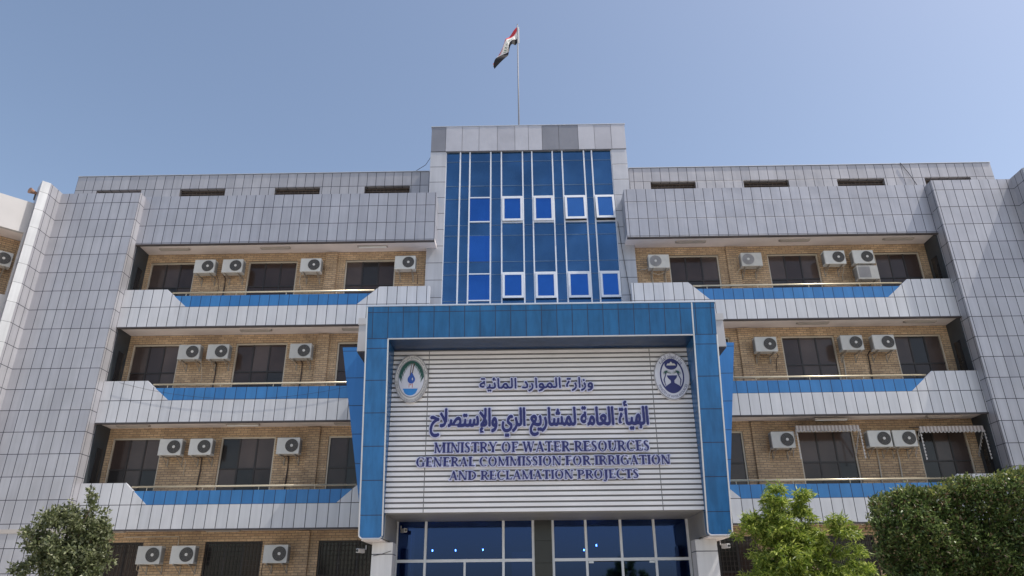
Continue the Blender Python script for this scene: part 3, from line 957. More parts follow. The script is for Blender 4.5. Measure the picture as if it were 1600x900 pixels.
def latin_line(s, h):
    n = int(1 / h); pad = 12
    x = 0; cells = []
    for c in s:
        if c == ' ': x += .34; continue
        cells.append((c, x)); x += WID[c] + .035
    nx = int(x / h) + 2 * pad; ny = int(1.35 / h) + 2 * pad
    B = np.zeros((ny, nx), bool)
    xs = (np.arange(nx) - pad) * h; ys = (np.arange(ny) - pad) * h - .3
    for c, cx in cells:
        i0 = max(0, int((cx - .15) / h) + pad); i1 = min(nx, int((cx + WID[c] + .15) / h) + pad)
        X, Y = np.meshgrid(xs[i0:i1] - cx, ys)
        B[:, i0:i1] |= glyph(c, X, Y)
    return B, xs[0], ys[0]


def letter_line(B, x0, y0, hx, hy, rf, rb, parent, yfront, box=None):
    """box: (X0, X1, Z0, Z1) the letters' own extent on the sign"""
    Bp = np.pad(B, 14)
    jj, ii = np.nonzero(Bp)
    X0, X1, Z0, Z1 = box
    sx = (X1 - X0) / (ii.max() - ii.min()); sz = (Z1 - Z0) / (jj.max() - jj.min())
    ox, oz = X0 - ii.min() * sx, Z0 - jj.min() * sz
    fr = dilate(Bp, rf) if rf else Bp
    lo = field_mesh("lettering", blur(fr.astype(float)), ox, oz, sx, sz, yfront, 0.03, m_navy, parent)
    bk = field_mesh("letter_backing", blur(dilate(Bp, rb).astype(float)), ox, oz, sx, sz, yfront + 0.030, 0.025, m_back, lo)
    return lo


# ------------------------------------------------------------------ the big sign
sign = empty("signboard", (0.56, 20.04, 3.9), 0, "large white louvred signboard with blue Arabic and English lettering inside blue portal", "sign")
SX0, SX1 = -3.725, 4.835
for a, b in ((SX0, -2.70), (-2.675, 3.73), (3.755, SX1)):
    lv = MB()
    n = 33; zz0, zz1 = 3.90, 8.487; p = (zz1 - zz0) / n
    for i in range(n):
        z0 = zz0 + i * p; z1 = z0 + p * 0.645
        lv.quad([(a, 19.965, z0), (b, 19.965, z0), (b, 19.968, z1), (a, 19.968, z1)])
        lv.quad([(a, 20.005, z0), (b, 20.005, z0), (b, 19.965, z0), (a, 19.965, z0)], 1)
        lv.quad([(a, 19.968, z1), (b, 19.968, z1), (b, 20.005, z1), (a, 20.005, z1)])
        lv.quad([(a, 19.965, z0), (a, 19.968, z1), (a, 20.005, z1), (a, 20.005, z0)])
        lv.quad([(b, 19.965, z0), (b, 20.005, z0), (b, 20.005, z1), (b, 19.968, z1)])
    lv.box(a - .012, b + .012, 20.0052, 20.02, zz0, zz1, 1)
    lv.build("louvre_panel", [m_louvre, m_joint_shade], sign)  # second material paints shade on slat undersides and the recess behind them
# English lines
for s, bx in (("MINISTRY OF WATER RESOURCES", (-2.43, 3.48, 5.46, 5.745)),
              ("GENERAL COMMISSION FOR IRRIGATION", (-2.91, 4.03, 5.09, 5.345)),
              ("AND RECLAMATION PROJECTS", (-2.00, 3.13, 4.66, 4.965))):
    h = 1 / 34
    B, x0, y0 = latin_line(s, h)
    letter_line(B, x0, y0, h, h, 0, 3.6, sign, 19.865, bx)
# Arabic lines
HW = 0.006
for s, bx, rf, rb in ((LINE1, (-1.19, 2.03, 7.18, 7.58), 1.5, 6.0), (LINE2, (-2.56, 3.52, 5.90, 6.85), 3.0, 7.8)):
    V, T = text_tris(s)
    V = (V - V.min(0)) / np.ptp(V, axis=0) * np.array([bx[1] - bx[0], bx[3] - bx[2]])
    B, x0, y0 = raster(V, T, HW, 0.05)
    letter_line(B, x0, y0, 1, 1, rf, rb, sign, 19.865, bx)


# ------------------------------------------------------------------ emblems
def ring_text(mb, s, cx, cz, rx, rz, a0, a1, size, y, mi, inside=False):
    V, T = text_tris(s)
    w = V[:, 0].max(); V = V.copy(); mid = 0.33
    for t in T:
        pts = []
        for k in t:
            f = V[k, 0] / w; an = R(a0 + (a1 - a0) * f); d = (V[k, 1] - mid) * size
            if inside: d = -d
            nx, nz = math.cos(an), math.sin(an)
            pts.append((cx + (rx + d) * nx, y, cz + (rz + d) * nz))
        mb.quad(pts, mi)


m_e_ring = plain("emblem_cream_plate", (0.62, 0.60, 0.58), 0.45)
m_e_edge = plain("emblem_grey_edge", (0.30, 0.29, 0.30), 0.5)
m_e_dark = plain("emblem_dark_ink", (0.055, 0.055, 0.07), 0.5)
m_e_green = plain("emblem_green", (0.018, 0.085, 0.065), 0.5)
m_e_blue = plain("emblem_drop_blue", (0.03, 0.10, 0.42), 0.5)
m_e_lblue = plain("emblem_water_blue", (0.03, 0.24, 0.62), 0.5)
m_e_sky = plain("emblem_pale_field", (0.66, 0.67, 0.74), 0.5)
m_e_brown = plain("emblem_brown", (0.12, 0.07, 0.05), 0.5)
m_e_red = plain("emblem_red", (0.45, 0.03, 0.04), 0.5)

EY = 19.90
cx, cz, RX, RZ = -3.165, 7.60, 0.485, 0.71
em = empty("emblem_plaque", (cx, EY, cz), 0, "oval emblem with green palm arch above a blue water drop on white louvres", "emblem", "oval emblems on the signboard")
mb = MB().disc(cx, EY - .02, EY + .06, cz, RX, RZ, 48, 0); mb.build("plate", m_e_ring, em)
mb = MB().ring(cx, EY - .026, EY - .019, cz, RX, RX - .022, 48, 0, RZ / RX)
mb.ring(cx, EY - .026, EY - .019, cz, RX * .79, RX * .79 - .02, 48, 0, RZ / RX * 1.005); mb.build("rim", m_e_edge, em)
MB().disc(cx, EY - .0235, EY - .019, cz, RX * .75, RZ * .752, 40).build("field", m_e_sky, em)
pg = MB()
for k in range(26):                      # palm leaves: a green arch with hanging leaflet tips
    an = R(10 + 160 * k / 25)
    ca, sa = math.cos(an), math.sin(an)
    ox, oz = cx + ca * RX * .74, cz + sa * RZ * .74
    ln = 0.10 + 0.12 * abs(ca) + (0.03 if k % 2 else 0)
    ix, iz = cx + ca * RX * .56, cz + sa * RZ * .56 - ln * abs(ca) * 0.9
    tx, tz = -sa * .035, ca * .05
    pg.prism([(ox + tx, oz + tz), (ix, iz), (ox - tx, oz - tz)], EY - .0275 - .0002 * k, EY - .0236)
pg.prism([(cx + RX * .745 * math.cos(R(25 + 130 * i / 16)), cz + RZ * .745 * math.sin(R(25 + 130 * i / 16))) for i in range(17)] +
         [(cx + RX * .64 * math.cos(R(155 - 130 * i / 16)), cz + RZ * .66 * math.sin(R(155 - 130 * i / 16))) for i in range(17)], EY - .034, EY - .0236)
pg.build("palm_arch", m_e_green, em)
dp = [(cx + .005, cz + .19)]
for i in range(17):
    an = R(25 - 230 * i / 16)
    dp.append((cx + .108 * math.cos(an), cz - .03 + .12 * math.sin(an)))
MB().prism(dp, EY - .031, EY - .0236).build("drop", m_e_blue, em)
MB().prism([(cx + .03, cz + .03), (cx + .05, cz - .02), (cx + .03, cz - .07), (cx + .015, cz - .02)], EY - .036, EY - .0312).build("drop_glint", m_e_sky, em)
MB().prism([(cx - .05, cz + .10), (cx - .03, cz + .10), (cx + .0, cz + .46), (cx - .02, cz + .46)], EY - .033, EY - .0236).prism([(cx + .01, cz + .15), (cx + .03, cz + .15), (cx + .085, cz + .48), (cx + .05, cz + .48)], EY - .0335, EY - .0236).build("stalk", m_e_brown, em)
wp = [(cx - .23, cz - .30), (cx + .20, cz - .30)] + [(cx - .015 + .19 * math.cos(R(-20 - 140 * i / 10)), cz - .33 + .17 * math.sin(R(-20 - 140 * i / 10))) for i in range(11)]
MB().prism(wp, EY - .030, EY - .0236).build("water_basin", m_e_lblue, em)
MB().prism([(cx - .06, cz - .15), (cx - .045, cz - .15), (cx - .05, cz - .26), (cx - .065, cz - .26)], EY - .029, EY - .0236).prism([(cx + .03, cz - .15), (cx + .045, cz - .15), (cx + .045, cz - .27), (cx + .03, cz - .27)], EY - .029, EY - .0236).box(cx - .02, cx + .005, EY - .029, EY - .0236, cz - .2, cz - .165).build("fountain_jet", m_e_red, em)
rt = MB()
ring_text(rt, LINE2, cx, cz, RX * .875, RZ * .905, 168, 12, .085, EY - .022, 0)
ring_text(rt, "GENERAL COMMISSION FOR IRRIGATION AND RECLAMATION PROJECTS", cx, cz, RX * .875, RZ * .905, 185, 355, .07, EY - .022, 0, True)
rt.build("ring_lettering", m_e_dark, em)

cx, cz, RX, RZ = 4.315, 7.585, 0.505, 0.70
em = empty("emblem_plaque", (cx, EY, cz), 0, "oval emblem with navy vase and two green palms inside a navy oval", "emblem", "oval emblems on the signboard")
MB().disc(cx, EY - .02, EY + .06, cz, RX, RZ, 48).build("plate", m_e_sky, em)
MB().ring(cx, EY - .026, EY - .019, cz, RX, RX - .018, 48, 0, RZ / RX).build("rim", m_e_edge, em)
MB().ring(cx, EY - .028, EY - .0202, cz, RX * .68, RX * .68 - .036, 48, 0, 1.50).build("inner_oval", m_navy, em)
nv = MB()
nv.prism([(cx - .15, cz + .01), (cx + .15, cz + .01), (cx + .12, cz - .07), (cx + .05, cz - .14), (cx + .05, cz - .21), (cx + .15, cz - .27), (cx + .225, cz - .33),
          (cx + .17, cz - .42), (cx + .09, cz - .475), (cx - .09, cz - .475), (cx - .17, cz - .42), (cx - .225, cz - .33), (cx - .15, cz - .27), (cx - .05, cz - .21), (cx - .05, cz - .14), (cx - .12, cz - .07)], EY - .030, EY - .0204)
nv.build("vase", m_navy, em)
bo = [(cx + .185 * math.cos(R(180 + 180 * i / 12)), cz + .33 + .15 * math.sin(R(180 + 180 * i / 12))) for i in range(13)] + [(cx + .17, cz + .44), (cx + .08, cz + .49), (cx - .08, cz + .49), (cx - .17, cz + .44)]
MB().prism(bo, EY - .032, EY - .0204).build("arch", m_navy, em)
MB().prism([(cx - .14, cz + .305), (cx + .14, cz + .305), (cx + .09, cz + .37), (cx + .05, cz + .36), (cx, cz + .42), (cx - .05, cz + .36), (cx - .09, cz + .37)], EY - .036, EY - .0322).build("mountain", m_e_ring, em)
for s in (-1, 1):
    pl = MB()
    for k in range(9):
        an = R(-40 + 230 * k / 8)
        pl.prism([(cx + s * .135, cz + .10), (cx + s * (.135 + .13 * math.cos(an)), cz + .09 + .085 * math.sin(an) - .02 * abs(math.cos(an))), (cx + s * (.135 + .045 * math.cos(an + .4)), cz + .10 + .045 * math.sin(an + .4))], EY - .034 - .0003 * k, EY - .0204)
    pl.build("palm_crown", m_e_green, em)
    MB().prism([(cx + s * .145, cz + .09), (cx + s * .17, cz + .09), (cx + s * .255, cz - .12), (cx + s * .21, cz - .30), (cx + s * .195, cz - .30), (cx + s * .225, cz - .12)], EY - .0335, EY - .0204).build("palm_trunk", m_navy, em)
rt = MB()
ring_text(rt, LINE1, cx, cz, RX * .83, RZ * .855, 142, 38, .19, EY - .0225, 0)
ring_text(rt, "MINISTRY OF WATER RESOURCES", cx, cz, RX * .84, RZ * .87, 205, 335, .10, EY - .0225, 0, True)
rt.build("ring_lettering", m_navy, em)

# ------------------------------------------------------------------ air conditioners
def make_ac(fan=1, mat=m_ac, grille=m_fan, square=False):
    """origin at the middle of the bottom edge, on the wall; front towards -y"""
    t = empty("air_conditioner", (0, 0, 0))
    w, d, h = 0.78, 0.30, 0.555
    y0, y1 = -0.56, -0.26
    MB().box(-w / 2, w / 2, y0, y1, 0, h).build("casing", mat, t, local=True, bevel=0.012)
    MB().box(-w / 2 - .004, -w / 2 + .02, y0 + .06, y1 - .02, 0.06, h - .06).build("coil_panel", m_acside, t, local=True)
    MB().box(w / 2 - .02, w / 2 + .004, y0 + .06, y1 - .02, .06, h - .06).build("coil_panel", m_acside, t, local=True)
    fx = 0.13 * fan; r = 0.222
    gz = h / 2 + .005
    if square:
        gb = MB().box(fx - .22, fx + .22, y0 - .008, y0 - .002, .06, h - .05)
        gb.build("fan_grille", grille, t, local=True)
        rb = MB()
        for i in range(9): rb.box(fx - .21, fx + .21, y0 - .014, y0 - .0082, .08 + i * .05, .092 + i * .05)
        rb.build("grille_slat", m_fan2, t, local=True)
    else:
        gb = MB().disc(fx, y0 - .012, y0 - .002, gz, r, r, 32)
        go = gb.build("fan_grille", grille, t, local=True)
        rb = MB()
        for k in (1, .80, .60, .42): rb.ring(fx, y0 - .022, y0 - .0125, gz, r * k, r * k - .011, 28)
        for i in range(8):
            an = math.pi / 4 * i + .2
            c_, s_ = math.cos(an), math.sin(an)
            rb.tube([(fx + c_ * .05, y0 - .016, gz + s_ * .05), (fx + c_ * r * .97, y0 - .016, gz + s_ * r * .97)], .004, 5)
        rb.build("grille_ring", m_fanr if grille is m_fan else m_fan2, t, local=True)
        MB().disc(fx, y0 - .028, y0 - .0125, gz, .048, .048, 18).build("fan_hub", m_hub, t, local=True)
    for s in (-1, 1):
        x = s * 0.25
        b = MB().box(x - .018, x + .018, -0.57, 0, -0.035, -0.002).box(x - .018, x + .018, -0.022, 0, -0.30, -0.036)
        b.prism([(x - .012, -.036), (x + .012, -.036), (x + .012, -.06), (x - .012, -.06)], -0.53, -0.5)
        b.tube([(x, -0.46, -0.04), (x, -0.02, -0.27)], .013, 6)
        b.build("bracket", m_brk, t, local=True)
    return t


AC0 = make_ac(1)
ACL = make_ac(-1, m_ac2, m_fan2)
ACS = make_ac(-1, m_ac2, m_fan2, square=True)
FN = {3: "top balcony", 2: "third floor balcony", 1: "second floor balcony", 0: "ground floor wall"}
acs = [  # x, z-offset above slab, level, prototype, label
    (-12.00, 2.34, 3, 0, "white air conditioner on top left balcony overlapping the first window"),
    (-10.93, 2.34, 3, 0, "second white air conditioner on top left balcony beside middle window"),
    (-7.95, 2.33, 3, 0, "lone white air conditioner on top left balcony beside brick pilaster"),
    (-4.35, 2.38, 3, 0, "white air conditioner on top left balcony nearest the glass tower"),
    (-12.00, 2.39, 2, 0, "leftmost white air conditioner on balcony under the top left balcony"),
    (-10.95, 2.39, 2, 0, "middle white air conditioner on balcony under the top left balcony"),
    (-7.95, 2.38, 2, 0, "white air conditioner by pilaster left of the blue portal fin"),
    (-12.05, 2.45, 1, 0, "leftmost white air conditioner on lowest left balcony above small tree"),
    (-11.00, 2.45, 1, 0, "middle white air conditioner on lowest left balcony"),
    (-8.00, 2.45, 1, 0, "white air conditioner on lowest left balcony nearest the blue portal"),
    (-12.10, 2.45, 0, 0, "ground floor white air conditioner just right of the small left tree"),
    (-11.00, 2.45, 0, 0, "middle ground floor white air conditioner beside dark grilled window"),
    (-8.00, 2.45, 0, 0, "ground floor white air conditioner nearest the portal's left column"),
    (5.25, 2.28, 3, 1, "cream air conditioner with grey grille on top right balcony beside the tower"),
    (8.75, 2.30, 3, 1, "cream air conditioner with grey grille right of top right pilaster"),
    (11.88, 2.34, 3, 0, "white dark-grilled air conditioner on top right balcony right of middle window"),
    (12.95, 2.34, 3, 0, "white air conditioner stacked above an older square-grilled one"),
    (12.98, 1.70, 3, 2, "older cream air conditioner with square grille below another unit"),
    (8.78, 2.40, 2, 0, "white air conditioner on third floor right balcony beside the pilaster"),
    (11.85, 2.42, 2, 0, "middle white air conditioner on third floor right balcony"),
    (12.98, 2.42, 2, 0, "rightmost white air conditioner on third floor right balcony"),
    (8.85, 2.46, 1, 0, "white air conditioner left of the first striped awning"),
    (12.10, 2.46, 1, 0, "left of the paired air conditioners between two striped awnings"),
    (12.95, 2.46, 1, 0, "right of the paired air conditioners between two striped awnings"),
]
protos = [AC0, ACL, ACS]; used = [False] * 3
pip = {}
for i, (x, dz, lv, pk, lab) in enumerate(acs):
    o = protos[pk] if not used[pk] else copy_tree(protos[pk])
    used[pk] = True
    z = FL[lv] + dz
    o.location = (x, YB, z); o.rotation_euler = (0, 0, random.uniform(-.015, .015))
    tag(o, lab, "air conditioner", "air conditioner units on the brick walls")
    pip[i] = o
cw_ = copy_tree(AC0)
cw_.rotation_euler = (0, 0, R(45))
_w = Matrix.Translation((-18.02, 23.02, 0)) @ Matrix.Rotation(R(45), 4, 'Z') @ Vector((-0.60, 1.0, 12.95))
cw_.location = _w
tag(cw_, "white air conditioner on brick wing at far left edge", "air conditioner", "air conditioner units on the brick walls")
# refrigerant / drain pipes running down the wall from some of them
for i, dx, mt in ((1, -.42, m_pipe_d), (5, -.2, m_pipe_d), (8, -.12, m_pipe_d), (20, -.42, m_pipe_d), (22, .05, m_pipe), (23, -.1, m_pipe), (13, -.2, m_pipe), (13, .3, m_pipe), (6, -.05, m_pipe_d), (9, -.1, m_pipe_d), (19, -.2, m_pipe)):
    o = pip[i]
    MB().tube([(dx, -.26, .05), (dx, -.05, -.02), (dx + .01, -.03, -.4), (dx - .02, -.03, -1.0), (dx, -.03, -1.75)], .024, 7).build("pipe", mt, o, local=True)
for i in (13,):
    MB().tube([(-.39, -.4, .1), (-.5, -.3, .05), (-.62, -.15, .12), (-.7, -.03, .1)], .015, 6).tube([(-.3, -.3, -.05), (0, -.25, -.16), (.25, -.3, -.06)], .014, 6).build("hose", m_pipe, pip[i], local=True)

rh = random.Random(5)
for i in (0, 2, 3, 4, 7, 10, 12, 14, 15, 16, 18, 21):
    x0 = rh.choice((-.36, .36)); sg = 1 if x0 > 0 else -1; dx_ = rh.uniform(.02, .16) * sg; dp = rh.uniform(.12, .5)
    MB().tube([(x0, -.36, .08), (x0 + dx_ * .6, -.3, -.04), (x0 + dx_, -.18, -dp * .6), (x0 + dx_ * .7, -.05, -dp), (x0 + dx_ * .5, -.03, -dp - rh.uniform(.05, .5))], rh.choice((.010, .013)), 6).build("hose", rh.choice((m_pipe, m_pipe_d, m_pipe)), pip[i], local=True)

# ------------------------------------------------------------------ soffit batten lamps
def make_lamp(lit):
    t = empty("batten_lamp", (0, 0, 0))
    MB().box(-.58, .58, -.075, .075, -.05, -.002).build("lamp_body", m_lampbody, t, local=True, bevel=.008)
    MB().box(-.54, .54, -.045, .045, -.078, -.0505).build("diffuser", m_tube if lit else m_lampbody, t, local=True, bevel=.008)
    return t


LD = make_lamp(False); LB = make_lamp(True); ul = [False, False]
lamps = [(-13.3, 4, 0, "grey batten lamp under top left eave at the outer end"), (-9.4, 4, 0, "grey batten lamp in the middle under top left eave"),
         (-5.65, 4, 1, "white batten lamp under top left eave nearest the tower"), (-9.7, 3, 0, "grey batten lamp under top left balcony, middle bay"),
         (-5.95, 3, 0, "grey batten lamp under top left balcony near white portal box"), (-13.5, 2, 0, "grey batten lamp under third floor left balcony, outer end"),
         (-9.67, 2, 1, "white batten lamp under third floor left balcony, middle"), (-5.92, 2, 0, "grey batten lamp under third floor left balcony by blue fin"),
         (-9.83, 1, 0, "grey batten lamp under lowest left balcony, middle"), (-13.6, 1, 0, "grey batten lamp under lowest left balcony behind small tree"),
         (6.55, 4, 0, "grey batten lamp under top right eave nearest the tower"), (10.5, 4, 0, "grey batten lamp in the middle under top right eave"),
         (14.45, 4, 0, "grey batten lamp under top right eave at outer end"), (10.6, 3, 0, "grey batten lamp in the middle under top right balcony"),
         (14.47, 3, 0, "grey batten lamp at outer end under top right balcony"), (6.75, 3, 0, "grey batten lamp under top right balcony beside blue portal"),
         (10.6, 2, 1, "white hanging batten lamp above the first striped awning"), (14.45, 2, 0, "grey batten lamp above the second striped awning")]
for x, lv, lit, lab in lamps:
    p = LB if lit else LD
    o = p if not ul[lit] else copy_tree(p)
    ul[lit] = True
    z = (14.29 if lv == 4 else FL[lv] + 0.03)
    if lab.startswith("white hanging"): z -= .05
    o.location = (x, 24.5, z)
    tag(o, lab, "lamp", "batten lamps under the balcony soffits")

# ------------------------------------------------------------------ striped awnings
m_cloth, ntc, bcl = newmat("striped_awning_cloth")
tcw = ntc.nodes.new('ShaderNodeTexCoord'); wv = ntc.nodes.new('ShaderNodeTexWave'); wv.bands_direction = 'X'; wv.inputs['Scale'].default_value = 2.6
ntc.links.new(tcw.outputs['Object'], wv.inputs['Vector'])
rp = ntc.nodes.new('ShaderNodeValToRGB'); rp.color_ramp.interpolation = 'CONSTANT'
rp.color_ramp.elements[0].color = (0.30, 0.25, 0.23, 1); rp.color_ramp.elements[1].position = .5; rp.color_ramp.elements[1].color = (0.50, 0.46, 0.43, 1)
ntc.links.new(wv.outputs['Color'], rp.inputs[0]); ntc.links.new(rp.outputs[0], bcl.inputs['Base Color']); bcl.inputs['Roughness'].default_value = .9
m_wrope = plain("awning_white_edging", (0.50, 0.475, 0.45), 0.8)


def make_awning(wd):
    t = empty("awning", (0, 0, 0))
    hw = wd / 2
    yF = -0.66
    c = MB().prism([(-hw, .12), (hw, .12), (hw, .135), (-hw, .135)], yF, -0.01)
    # slope the roof cloth up to the wall
    c.v = [(x, y, z + (0.12 if y > -.1 else 0)) for x, y, z in c.v]
    n = int(round(wd / .125)); sc = wd / n
    pts = [(-hw, .12), (-hw, -.02)]
    for i in range(n):
        for k in range(1, 7):
            pts.append((-hw + sc * (i + k / 6), -.02 - .07 * math.sin(math.pi * k / 6)))
    pts.append((hw, .12))
    c.prism(pts, yF - .012, yF - .001)
    c.build("canopy_cloth", m_cloth, t, local=True)
    e = MB()
    for i in range(n * 6):
        x0 = -hw + sc * i / 6; x1 = x0 + sc / 6
        f0 = -.02 - .07 * abs(math.sin(math.pi * i / 6)); f1 = -.02 - .07 * abs(math.sin(math.pi * (i + 1) / 6))
        e.tube([(x0, yF - .016, f0), (x1, yF - .016, f1)], .011, 5)
    e.build("scalloped_edging", m_wrope, t, local=True)
    for s in (-1, 1):
        x = s * hw
        # narrow side curtain: a scalloped strip hanging from the front corner, and one along the sloping arm
        sd = MB()
        m_ = 9
        for k in range(m_):
            za, zb_ = -.0 - 1.0 * k / m_, -1.0 * (k + 1) / m_
            sd.prism([(x - .012, za), (x + .012, za), (x + .016 + .030, (za + zb_) / 2), (x + .012, zb_ + .012), (x - .012, zb_ + .012)], yF, yF + .01)
        sd.build("side_valance", m_wrope, t, local=True)
        ar = MB().tube([(x, yF, .10), (x, -.01, -.72)], .009, 6)
        for k in range(8):
            f = (k + .5) / 8.0
            y, z = yF + (-.01 - yF) * f, .10 - .82 * f
            ar.box(x - .005, x + .005, y - .018, y + .018, z - .13, z - .006)
        ar.build("side_arm", m_wrope, t, local=True)
    return t


aw = make_awning(2.14)
aw.location = (10.36, YB, 7.0 - .03)
tag(aw, "striped scalloped awning over window left of the paired air conditioners", "awning", "striped awnings on second floor right balcony")
aw2 = copy_tree(aw); aw2.location = (14.52, YB, 6.90)
tag(aw2, "striped scalloped awning over rightmost window beside the silver pier", "awning", "striped awnings on second floor right balcony")

# ------------------------------------------------------------------ flagpole and flag
PX, PY = 0.05, 28.0
fp = empty("flagpole", (PX, PY, 19.9), 0, "thin grey flagpole on top of the glass tower", "flagpole")
MB().tube([(PX, PY, 19.88), (PX, PY, 24), (PX, PY, 28.6)], [.042, .036, .028], 10).build("pole", m_pole, fp, smooth=True)
MB().tube([(PX, PY, 28.6), (PX, PY, 28.66)], [.03, .012], 8).build("finial", m_cable, fp)
MB().box(PX - .16, PX + .16, PY - .16, PY + .16, 19.89, 19.93).build("base_plate", m_pole, fp)
m_red = plain("flag_red", (0.50, 0.035, 0.05), 0.85); m_fw = plain("flag_white", (0.72, 0.71, 0.70), 0.85)
m_fb = plain("flag_black", (0.012, 0.011, 0.014), 0.85); m_fg = plain("flag_green", (0.02, 0.16, 0.07), 0.85)
# cross-sections of the drooping cloth from hoist to fly: top edge, red/white line, white/black line, bottom edge (metres, x and z from the hoist top)
SEC = [((0, 0), (0, -.26), (0, -.73), (0, -1.06)), ((-.28, -.37), (-.17, -.57), (-.14, -.83), (-.16, -1.19)), ((-.51, -.80), (-.45, -.83), (-.37, -1.06), (-.35, -1.32)),
       ((-.65, -1.08), (-.64, -1.10), (-.43, -1.37), (-.41, -1.52)), ((-.89, -1.68), (-.88, -1.69), (-.47, -1.53), (-.45, -1.75)), ((-1.08, -2.10), (-1.075, -2.11), (-1.06, -2.12), (-.54, -2.05)),
       ((-1.20, -2.47), (-1.195, -2.475), (-1.19, -2.48), (-1.13, -2.60))]


def sec_pt(u, r):
    """u 0..6 along the fly, r 0..3 from the top edge to the bottom edge"""
    k = min(int(u), 5); f = u - k
    P0, P1, P2, P3 = SEC[max(k - 1, 0)], SEC[k], SEC[k + 1], SEC[min(k + 2, 6)]
    j = min(int(r), 2); g_ = r - j
    out = []
    for c in (0, 1):
        v = []
        for jj in (j, j + 1):
            p0, p1, p2, p3 = P0[jj][c], P1[jj][c], P2[jj][c], P3[jj][c]
            v.append(.5 * (2 * p1 + (p2 - p0) * f + (2 * p0 - 5 * p1 + 4 * p2 - p3) * f * f + (3 * p1 - p0 - 3 * p2 + p3) * f ** 3))
        out.append(v[0] + (v[1] - v[0]) * g_)
    y = PY - .05 + (.10 * math.sin(u * 1.9 + r * .5) - .05 * math.sin(u * 3.3 - r)) * min(1, u)
    return Vector((PX - .03 + out[0], y, 28.42 + out[1]))


fl = MB()
for k in range(3):
    for i in range(42):
        for j in range(8):
            q = [sec_pt((i + a_) / 7, k + min((j + b_) / 8, .9999)) for a_, b_ in ((0, 0), (1, 0), (1, 1), (0, 1))]
            fl.quad(q, k)
flo = empty("flag", (PX, PY, 28.4), 0, "red white and black flag drooping from the flagpole", "flag")
cl = fl.build("flag_cloth", [m_red, m_fw, m_fb], flo, smooth=True)
MB().box(PX + .035, PX + .085, PY - .03, PY - .01, 27.4, 28.42).build("hoist_sleeve", m_fw, flo)
V, T = text_tris("\ufe8d\ufedf\ufedf\ufeea \ufe83\ufedb\ufe92\ufeae"[::-1])
V = (V - V.min(0)) / np.ptp(V, axis=0)
tk = MB()
for t in T:
    tk.quad([sec_pt(.9 + 2.9 * V[k, 0], 1.75 - .5 * V[k, 1]) + Vector((0, -.012, 0)) for k in t])
tk.build("flag_lettering", m_fg, flo)

# ------------------------------------------------------------------ small fixtures
def camera_fixture(loc, lab, rz):
    t = empty("security_camera", loc, rz, lab, "security camera", "security cameras by the entrance")
    MB().box(-.05, .05, -.26, .02, -.05, .06).build("camera_body", m_wpaint, t, local=True, bevel=.012)
    MB().disc(0, -.275, -.262, .005, .035, .035, 14).build("lens", m_black, t, local=True)
    MB().tube([(0, 0, .055), (0, .12, .055), (0, .12, .16)], .018, 7).build("mount", m_wpaint, t, local=True)


camera_fixture((-3.52, 21.85, 3.60), "white security camera at upper left corner of entrance glazing", R(30))
camera_fixture((5.42, 20.75, 3.02), "white security camera beside top of portal's right column", R(20))
camera_fixture((-4.42, 20.9, 3.0), "bluish security camera behind bottom of portal's left blue leg", R(-25))
hn = empty("floodlight", (-18.30, 23.15, 16.0), R(30), "rust coloured lamp behind top of left silver corner fin", "lamp")
m_rust = plain("rust_paint", (0.33, 0.19, 0.13), .7)
MB().tube([(0, -.05, .02), (-.12, -.12, .02), (-.2, -.18, .02)], [.05, .09, .12], 12).build("lamp_head", m_rust, hn, local=True)
MB().box(-.04, .12, -.03, .03, -.25, .0).build("mount", m_drip, hn, local=True)


def cable(pts, r, lab):
    o = MB().tube(pts, r, 6).build("cable", m_cable, None)
    tag(o, lab, "cable")


cable([(3.86, 24.70, 15.3), (3.93, 24.68, 14.2), (4.02, 24.68, 13.2), (4.10, 24.69, 12.3), (4.12, 24.7, 11.9)], .012, "black cable hanging down the silver right edge of the glass tower")
cable([(-3.64, 25.6, 19.2), (-4.0, 26.1, 19.0), (-4.6, 26.6, 18.95)], .012, "thin wire sloping from tower top to left attic roof")
cable([(16.5, 26.45, 18.95), (16.75, 26.44, 18.4), (17.0, 26.4, 17.6)], .013, "thin wire hanging over the right attic wall")
sag = [(-14.0 + 9.0 * t, 23.94, 8.80 - 1.15 * 4 * t * (1 - t) * .55) for t in np.linspace(0, 1, 19)]
cable(sag, .005, "thin wire sagging across front of third floor left balcony")
cable([(-4.08, 20.585, 2.86), (-3.85, 20.575, 2.90), (-3.6, 20.585, 2.98)], .008, "short wire tied around portal's left white column")

cable([(-13.3, 24.965, 3.78), (-12.0, 24.965, 3.78), (-11.45, 24.965, 3.78), (-11.44, 24.965, 3.6), (-11.44, 24.965, 3.47)], .02, "beige conduit along ground floor brick wall above left air conditioners")
bpy.data.objects[[o.name for o in COL.objects if o.get('label', '').startswith('beige conduit')][0]].data.materials[0] = m_pipe
MB().box(-17.64, -14.59, 23.575, 23.598, 3.80, 3.93).build("band_course", m_band, bld)
m_glow = emit("lobby_lamp_glow", (1.0, 0.95, 0.85), 60)
for x, y, z in ((-2.92, 24.3, 3.22), (-2.18, 24.3, 3.22), (-1.32, 24.6, 3.25), (2.32, 24.3, 3.33), (1.95, 24.7, 3.22)):
    t = empty("pendant_lamp", (x, y, z), 0, "small round lamp glowing inside lobby behind the entrance glass", "lamp", "lobby lamps behind the entrance glass")
    MB().tube([(0, 0, .03), (0, 0, .02), (0, 0, -.02), (0, 0, -.03)], [.008, .018, .018, .008], 10).build("bulb", m_glow, t, local=True, smooth=True)
    MB().tube([(0, 0, .031), (0, 0, 3.86 - z)], .006, 5).build("cord", m_cable, t, local=True)

